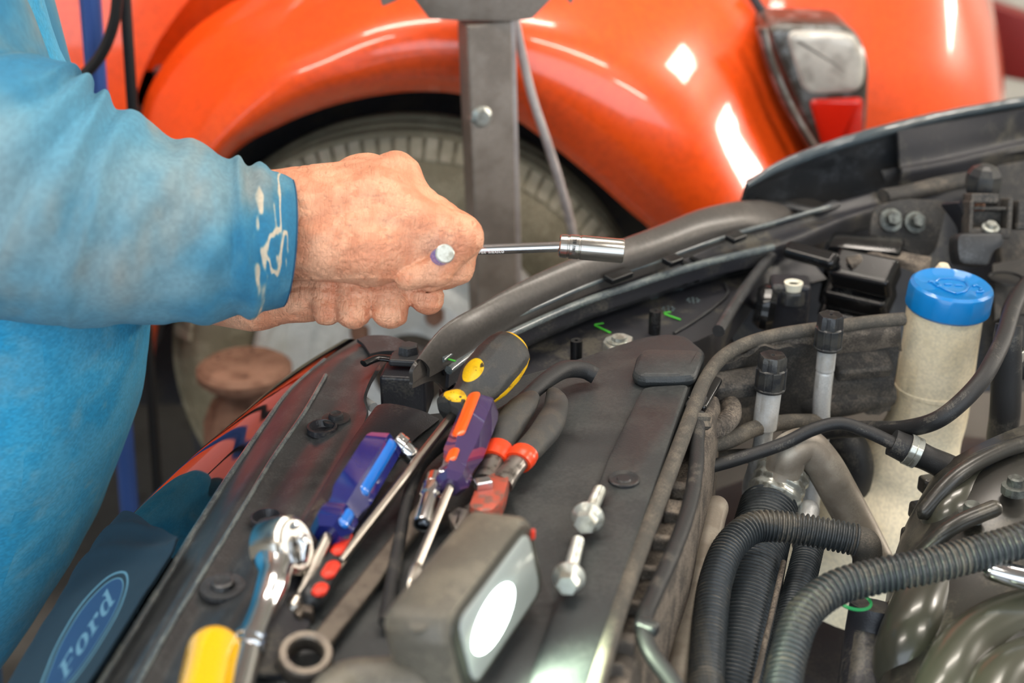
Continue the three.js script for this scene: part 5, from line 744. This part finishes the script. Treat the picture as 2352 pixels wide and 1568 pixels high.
// ---------------------------------------------------------------- the mechanic
{
  const person = thing('person', 'mechanic in faded blue work clothes leaning over the car with both hands on a wrench', 'person');
  const D0 = 0.98, PX = D0 / FPX, O = P(840, 560, D0);
  const loc = (x, y, z) => O.clone().addScaledVector(RIGHT, (x - 840) * PX).addScaledVector(UPV, -(y - 560) * PX).addScaledVector(FWD, -z * PX);
  const C = (a, b) => { const p = loc(a[0], a[1], a[2]), q = loc(b[0], b[1], b[2]); return [p.x, p.y, p.z, a[3] * PX, q.x, q.y, q.z, b[3] * PX]; };
  // bones: [x, y, towards the eye, radius], hand-sized units
  const palmR = [
    C([380, 520, -20, 105], [600, 490, -15, 88]), C([600, 490, -15, 86], [680, 500, -5, 86]),
    C([600, 470, -50, 70], [700, 460, -60, 72]),
    C([670, 490, 10, 84], [905, 476, 22, 70]), C([680, 560, 10, 84], [860, 572, 32, 82]), C([860, 572, 32, 80], [960, 552, 36, 62]),
    C([680, 470, -40, 76], [905, 425, -35, 70]), C([680, 455, -80, 70], [890, 412, -95, 66]), C([760, 430, -120, 58], [830, 392, -140, 52]),
    C([780, 560, -70, 80], [930, 560, -80, 70]),
  ];
  const knR = [C([868, 432, 30, 40], [880, 440, 35, 38]), C([905, 392, -35, 46], [912, 398, -35, 44]), C([800, 380, -150, 42], [830, 378, -150, 42])];
  const tendons = [C([700, 470, 60, 16], [862, 440, 62, 16]), C([700, 430, 20, 16], [890, 385, 2, 16]), C([720, 545, 80, 14], [900, 505, 84, 14])];
  const fingersR = [
    [C([920, 500, 40, 62], [1060, 548, 52, 50]), C([1060, 548, 52, 50], [1008, 622, 60, 36]), C([1008, 622, 60, 36], [940, 640, 56, 30])],
    [C([925, 462, -18, 62], [1052, 542, -12, 54]), C([1052, 542, -12, 54], [1046, 612, -8, 42]), C([1046, 612, -8, 42], [985, 636, -6, 34])],
    [C([915, 440, -80, 60], [1035, 540, -80, 52]), C([1035, 540, -80, 52], [1020, 620, -76, 40]), C([1020, 620, -76, 40], [960, 630, -74, 34])],
    [C([900, 430, -140, 58], [1005, 540, -140, 48]), C([1005, 540, -140, 48], [990, 615, -135, 38]), C([990, 615, -135, 38], [930, 625, -130, 32])],
    [C([740, 540, -130, 56], [850, 600, -150, 44]), C([850, 600, -150, 44], [930, 640, -150, 36])],
  ];
  const palmL = [C([560, 680, -160, 80], [690, 668, -120, 58]), C([690, 668, -120, 56], [760, 640, -120, 60]), C([740, 640, -130, 66], [900, 600, -140, 70])];
  const fingersL = [
    [C([738, 650, -78, 42], [744, 712, -62, 35])], [C([812, 640, -70, 50], [806, 714, -44, 42])], [C([888, 640, -70, 50], [892, 712, -46, 43])],
    [C([945, 640, -80, 46], [978, 684, -58, 39])],
  ];
  const sd = (x, y, z) => {
    let d = 1e9; const K = 0.012, KF = 0.0045;
    for (const c of palmR) d = smin(d, capsule(x, y, z, c), K);
    for (const c of knR) d = smin(d, capsule(x, y, z, c), 0.008);
    for (const c of tendons) d = smin(d, capsule(x, y, z, c), 0.007);
    for (const f of fingersR) d = smin(d, capsule(x, y, z, f[0]), 0.006);
    for (const f of fingersR) { let e = 1e9; for (const c of f) e = smin(e, capsule(x, y, z, c), 0.004); d = smin(d, e, 0.0009); }
    let l = 1e9; for (const c of palmL) l = smin(l, capsule(x, y, z, c), K);
    for (const f of fingersL) { let e = 1e9; for (const c of f) e = smin(e, capsule(x, y, z, c), 0.004); l = smin(l, e, 0.0028); }
    d = Math.min(d, l);
    if (d > 0.012 || d < -0.012) return d;
    // skin folds and veins
    const q = V(x, y, z).sub(O), u = q.dot(RIGHT) / PX + 840, v = -q.dot(UPV) / PX + 560;
    const w1 = fbm(u / 46 + 3, v / 22 + 7 + 0.6 * noise3(u / 60, v / 60, 2), 1, 3) - 0.5, w2 = Math.abs(noise3(u / 26 + v / 60, v / 17 - u / 70, 5) - 0.5);
    const fold = v > 640 ? 0.0006 * Math.sin(v / 5.2 + 2 * noise3(u / 20, v / 30, 4)) * smooth(0.45, 0.6, noise3(u / 30, v / 24, 8)) : 0;
    return d - 0.0012 * w1 + 0.0006 * smooth(0.06, 0, w2) + fold;
  };
  const lo = V(1e9, 1e9, 1e9), hi = V(-1e9, -1e9, -1e9); for (const c of [...palmR.slice(1), ...fingersR.flat(), ...palmL, ...fingersL.flat()]) for (const k of [0, 4]) { const r = c[3] + 0.004; lo.min(V(c[k] - r, c[k + 1] - r, c[k + 2] - r)); hi.max(V(c[k] + r, c[k + 1] + r, c[k + 2] + r)); }
  const hands = field(sd, lo, hi, 0.0016);
  // hidden body: trunk, neck, head, arms, legs
  const S = V(-0.5, 1.36, -0.86), SL = V(-0.5, 1.36, -1.2), neck = V(-0.47, 1.44, -1.03), head = V(-0.4, 1.6, -1.03);
  const cap = (a, ra, b, rb) => [a.x, a.y, a.z, ra, b.x, b.y, b.z, rb];
  const el = P(-60, 372, 0.935), wr = loc(560, 500, -15), elL = P(150, 560, 1.15), wrL = loc(560, 680, -160);
  const bones = [cap(V(-0.57, 0.98, -1.03), 0.135, V(-0.52, 1.25, -1.03), 0.14), cap(S, 0.06, SL, 0.06), cap(V(-0.5, 1.38, -1.03), 0.06, neck, 0.052), cap(neck, 0.052, head.clone().add(V(0, -0.05, 0)), 0.055), cap(S, 0.05, P(-170, 90, 0.95), 0.042), cap(P(-170, 90, 0.95), 0.042, el, 0.04), cap(el, 0.04, wr, 0.028), cap(SL, 0.055, elL, 0.045), cap(elL, 0.043, wrL, 0.026),
    cap(V(-0.6, 0.9, -0.93), 0.085, V(-0.58, 0.5, -0.93), 0.06), cap(V(-0.58, 0.5, -0.93), 0.058, V(-0.62, 0.1, -0.92), 0.04), cap(V(-0.6, 0.9, -1.13), 0.085, V(-0.6, 0.5, -1.13), 0.06), cap(V(-0.6, 0.5, -1.13), 0.058, V(-0.64, 0.1, -1.14), 0.04), cap(V(-0.64, 0.045, -0.92), 0.04, V(-0.5, 0.035, -0.91), 0.033), cap(V(-0.66, 0.045, -1.14), 0.04, V(-0.52, 0.035, -1.15), 0.033)];
  const bd = (x, y, z) => { let d = 1e9; for (const c of bones) d = smin(d, capsule(x, y, z, c), 0.03); const e = Math.hypot((x - head.x) / 0.098, (y - head.y) / 0.118, (z - head.z) / 0.078); d = smin(d, (e - 1) * 0.09, 0.02); const nose = Math.hypot((x - head.x - 0.1) / 0.02, (y - head.y + 0.01) / 0.026, (z - head.z) / 0.014); return smin(d, (nose - 1) * 0.016, 0.01); };
  const body = field(bd, V(-0.82, 0.0, -1.36), V(0.05, 1.75, -0.72), 0.013);
  const skinMap = mottled(0xe0a482, 0xcf8a69, 0.07, { z: 60, cell: 6, lo: 0.35, hi: 0.75, speck: 0.2, size: 512 });
  const skinBump = texture(512, (u, v) => { const w = 0.4 * noise3(u * 10, v * 10, 3, 10), r = Math.abs(noise3(u * 46 + w * 5, v * 11 + w * 3, 4, 0) - 0.5) * 2, r2 = Math.abs(noise3(u * 20 + w * 4, v * 26, 14, 0) - 0.5) * 2; const n = 255 * clamp(0.6 * smooth(0, 0.25, r) + 0.4 * smooth(0, 0.3, r2)); return [n, n, n]; }, 0.06, false);
  const skin = M({ map: skinMap, roughness: 0.52, bumpMap: skinBump, bumpScale: 0.0004, sheen: 0.25, sheenColor: new THREE.Color(0.5, 0.25, 0.18), specularIntensity: 0.7 });
  part(person, 'body', [hands, body], skin, { label: 'tanned weathered hands gripping the wrench' });
  part(person, 'hair', field((x, y, z) => { const e = Math.hypot((x - head.x + 0.012) / 0.104, (y - head.y - 0.012) / 0.124, (z - head.z) / 0.086); return Math.max((e - 1) * 0.09, -(y - head.y - 0.03 + (x - head.x) * -0.45)); }, V(-0.56, 1.45, -1.15), V(-0.26, 1.76, -0.9), 0.008), M({ color: 0x3a332d, roughness: 0.8 }));
  // sleeve cloth with bleach stains: u runs along the arm, v round it
  const W = 1024, cv = document.createElement('canvas'); cv.width = cv.height = W; const c = cv.getContext('2d'), img = c.createImageData(W, W);
  for (let y = 0; y < W; y++) for (let x = 0; x < W; x++) {
    const u = x / W, v = y / W, n = fbm(u * 7, v * 7, 3, 5, 7), f = fbm(u * 3 + 5, v * 3, 9, 4, 3), s = noise3(u * 180, v * 180, 1);
    let k = mixc([40, 116, 152], [80, 140, 166], smooth(0.35, 0.65, n)); k = mixc(k, [128, 150, 156], smooth(0.5, 0.75, f) * 0.75);
    k = mixc(k, [146, 142, 134], smooth(0.5, 0.75, fbm(u * 9 + 2, v * 5, 21, 4)) * 0.6);
    const wx = 0.05 * fbm(u * 6, v * 6, 51, 3, 6), rg = 1 - Math.abs(fbm(u * 22 + wx * 30, v * 7 + wx * 20, 31, 3) * 2 - 1), st = smooth(0.86, 0.97, rg) * smooth(0.84, 0.88, u) * (1 - smooth(0.95, 0.97, u)) ;
    k = mixc(k, [206, 190, 166], clamp(st * 1.3)); const g = 0.95 + s * 0.1; const o = (y * W + x) * 4; img.data[o] = k[0] * g; img.data[o + 1] = k[1] * g; img.data[o + 2] = k[2] * g; img.data[o + 3] = 255;
  }
  c.putImageData(img, 0, 0); const tex = new THREE.CanvasTexture(cv); tex.colorSpace = THREE.SRGBColorSpace; tex.wrapS = tex.wrapT = THREE.RepeatWrapping;
  const cb = clothBump.clone(); cb.repeat.set(14, 14); cb.needsUpdate = true;
  const sleeveMat = M({ map: tex, roughness: 0.88, bumpMap: cb, bumpScale: 0.0004, sheen: 0.3, sheenColor: new THREE.Color(0.3, 0.45, 0.55), side: THREE.DoubleSide });
  const px = (x, y, d) => P(x, y, d + 0.05);
  const path = [S.clone().add(V(0.0, 0.03, 0.0)), px(-190, 60, 0.9), px(-120, 300, 0.885), px(-10, 405, 0.88), px(100, 462, 0.885), px(230, 500, 0.895), px(380, 530, 0.905), px(520, 548, 0.915), px(600, 552, 0.92), px(655, 556, 0.925)];
  const rr = [0.085, 0.068, 0.074, 0.083, 0.079, 0.07, 0.06, 0.0525, 0.047, 0.0425].map((q) => q * 1.055);
  const rf = (t) => { const x = t * 9, i = Math.min(8, Math.floor(x)); return lerp(rr[i], rr[i + 1], x - i); };
  const folds = (t, a) => { const k = smooth(0.2, 0.5, t); return 0.0034 * Math.sin(t * 74 + 5.5 * Math.sin(a * 0.5 - 0.6) + 5 * noise3(t * 9, Math.cos(a) * 2, 4 + Math.sin(a))) * smooth(0.25, 0.4, t) * (1 - smooth(0.55, 0.8, t)) * (0.6 + 0.5 * Math.cos(a - 0.4)) + 0.0026 * Math.sin(t * 60 + 3.2 * Math.cos(a * 0.5 + 0.5) + 4 * noise3(t * 8, Math.cos(a) * 2, 9 + Math.sin(a))) * smooth(0.62, 0.75, t) * (1 - smooth(0.86, 0.94, t)) + 0.008 * (1 - 0.85 * smooth(0.86, 0.95, t)) * (fbm(t * 16, Math.cos(a) * 1.5 + 4, Math.sin(a) * 1.5, 3) - 0.5); };
  const sleeve = sweep(path, (t, a) => rf(t) + folds(t, a), { seg: 260, sides: 110, caps: false });
  part(person, 'sleeve', sleeve, sleeveMat, { uv: false, label: 'faded blue sleeve with pale bleach stains' });
  const edge = along(path, 200), e1 = edge[200], e0 = edge[197], dirE = e1.clone().sub(e0).normalize();
  // inside of the cuff, tapering to the wrist so that the sleeve has a lining
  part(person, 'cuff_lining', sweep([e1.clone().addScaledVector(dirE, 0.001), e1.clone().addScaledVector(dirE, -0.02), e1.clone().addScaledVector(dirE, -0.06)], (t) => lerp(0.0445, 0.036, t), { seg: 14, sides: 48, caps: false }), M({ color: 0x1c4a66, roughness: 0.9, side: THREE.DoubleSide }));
  // left sleeve, mostly hidden behind the right one
  part(person, 'sleeve', sweep([SL.clone(), elL.clone(), P(360, 600, 1.08), loc(560, 635, -165)], [0.085, 0.058, 0.046, 0.027], { seg: 60, sides: 40, caps: false }), sleeveMat, { uv: false });
  // jacket and trousers
  const jm = M({ map: mottled(0x2798c6, 0x47a2c8, 0.22, { z: 61, cell: 8, lo: 0.3, hi: 0.75, speck: 0.08, size: 512, c: 0x58a4c4, clo: 0.5, chi: 0.85 }), roughness: 0.88, bumpMap: clothBump, bumpScale: 0.00015, sheen: 0.3, sheenColor: new THREE.Color(0.3, 0.45, 0.55) });
  const zb = -0.97, bp = [[300, 560], [312, 680], [313, 780], [309, 850], [294, 985], [262, 1080], [230, 1160], [183, 1276], [124, 1368], [66, 1458], [0, 1547], [-90, 1660]].map(([x, y]) => ZP(x, y, zb)), rx = 0.15;
  const jacket = [V(-0.49, 1.47, -1.03), V(-0.5, 1.41, -1.03), V(-0.5, 1.33, -1.03), V(-0.49, 1.2, -1.02), ...bp.map((p) => V(p.x - rx, p.y, -1.0)), V(bp[11].x - rx - 0.03, 0.62, -1.02)];
  const rings = along(jacket, 120).map((p, i) => { const t = i / 120, ring = [], nk = smooth(0.0, 0.16, t); for (let j = 0; j < 72; j++) { const a = j / 72 * 2 * Math.PI, s = lerp(0.42, 1, nk), w = 0.006 * (fbm(Math.cos(a) * 2 + 5, p.y * 7, Math.sin(a) * 2, 4) - 0.5) * 2; ring.push(V(p.x + Math.cos(a) * (rx * s + w), p.y + 0.02 * Math.cos(a) * (1 - nk), p.z + Math.sin(a) * (0.165 * s + w))); } ring.push(ring[0].clone()); return ring; });
  const jg = gridGeo(rings); fixSeam(jg, 121, 73); { const a = jg.index.array; const N = jg.attributes.normal; if (N.getX(60 * 73) < 0) { for (let k = 0; k < a.length; k += 3) { const t = a[k]; a[k] = a[k + 1]; a[k + 1] = t; } jg.computeVertexNormals(); fixSeam(jg, 121, 73); } }
  jm.side = THREE.DoubleSide; part(person, 'jacket', jg, jm, { label: 'light blue work jacket' });
  const tm = M({ color: 0x1f3f5c, roughness: 0.9 });
  for (const z of [-0.93, -1.13]) { part(person, 'trouser_leg', sweep([V(-0.62, 0.9, z * 0.5 - 0.515), V(-0.61, 0.72, z), V(-0.6, 0.45, z), V(-0.625, 0.12, z)], [0.15, 0.11, 0.085, 0.075], { seg: 40, sides: 32 }), tm); part(person, 'boot', sweep([V(-0.7, 0.055, z), V(-0.62, 0.06, z), V(-0.54, 0.05, z), V(-0.47, 0.042, z)], [0.05, 0.056, 0.048, 0.038], { seg: 30, sides: 24, round: true }), M({ color: 0x231d19, roughness: 0.6 })); }
  settle(person);

  // the wrench held in the hands
  const w = thing('t_handle_wrench', 'chrome T handle socket wrench with blue grip held in both hands', 'wrench');
  const bar0 = loc(1028, 591, 134), bar1 = loc(930, 622, -215);
  part(w, 'cross_bar', rod(bar1, bar0.clone().lerp(bar1, 0.02), 21 * PX, 28, 0.1), M({ color: 0x0f5cc8, roughness: 0.25, clearcoat: 0.6 }), { label: 'blue cross bar' });
  part(w, 'bar_end', turned(bar0.clone().lerp(bar1, 0.012), bar0, [[0, 20 * PX], [0.0004, 21.5 * PX], [0.002, 21.5 * PX], [0.0028, 19 * PX], [0.003, 0]], 36), mat.zinc, { label: 'polished bar end' });
  const sm = (() => { const cv = document.createElement('canvas'); cv.width = 1024; cv.height = 128; const c = cv.getContext('2d'); c.fillStyle = '#b7b9ba'; c.fillRect(0, 0, 1024, 128); c.font = 'bold italic 13px sans-serif'; c.save(); c.translate(0, 0); c.fillStyle = '#3c3e40'; return [cv, c]; })();
  const s0 = loc(985, 574, -45), s1 = loc(1302, 563, -45), sd1 = s1.clone().sub(s0).normalize(), SL2 = s0.distanceTo(s1);
  part(w, 'shaft', rod(s0, s1, 12.2 * PX, 28, 0.1), mat.chrome, { label: 'chrome shaft' });
  await (async () => {                                                         // stamped lettering along the lower side of the shaft
    const { FontLoader } = await import('three/addons/loaders/FontLoader.js'), { TextGeometry } = await import('three/addons/geometries/TextGeometry.js');
    const font = await new FontLoader().loadAsync('fonts/droid/droid_sans_bold.typeface.json');
    const put = (text, size, at, dir, up) => { const n = dir.clone().cross(up).normalize(), t = new TextGeometry(text, { font, size, depth: 0.00025, curveSegments: 2 }); t.applyMatrix4(new THREE.Matrix4().makeBasis(dir.clone().normalize(), up.clone().normalize(), n).setPosition(at)); return t; };
    const nn = FWD.clone().multiplyScalar(-0.72).addScaledVector(UPV, -0.69).normalize(), upT = nn.clone().cross(sd1).normalize();
    const start = loc(1098, 570, -45).addScaledVector(nn, 12.1 * PX).addScaledVector(upT, -0.0006);
    part(w, 'stamped_lettering', put('PER  MEXICO', 0.0021, start, sd1, upT), M({ color: 0xe4e4e0, roughness: 0.6 }), { label: 'stamped lettering' });
    const k0 = loc(1286, 561, -45), k1 = loc(1436, 574, -45), kd = k1.clone().sub(k0).normalize(), L = k0.distanceTo(k1), r = 28.5 * PX;
    const so = part(w, 'socket', turned(k0, k1, [[0.006, 12 * PX], [0.002, r * 0.62], [0, r * 0.82], [0.0008, r * 0.94], [L * 0.12, r * 0.97], [L * 0.13, r * 0.92], [L * 0.15, r * 0.92], [L * 0.16, r * 0.99], [L * 0.3, r * 0.99], [L * 0.31, r * 0.95], [L * 0.325, r * 0.95], [L * 0.335, r], [L - 0.0015, r], [L - 0.0004, r * 0.96], [L, r * 0.9], [L, r * 0.7], [L - 0.012, r * 0.66], [L - 0.012, 0]], 44), mat.satin, { label: 'satin deep socket' });
    const nf = FWD.clone().multiplyScalar(-1).addScaledVector(UPV, 0.1).normalize(), dn = kd.clone().cross(nf).normalize(); if (dn.dot(UPV) > 0) dn.negate();
    part(so, 'size_marking', put('10 mm', 0.0026, k0.clone().addScaledVector(kd, L * 0.2).addScaledVector(nf, r * 1.0).addScaledVector(dn, -0.0045), dn, kd), M({ color: 0x262523, roughness: 0.6 }), { label: 'stamped size marking' });
  })();
  settle(w);
}
settle(black);
renderer.render(scene, camera);
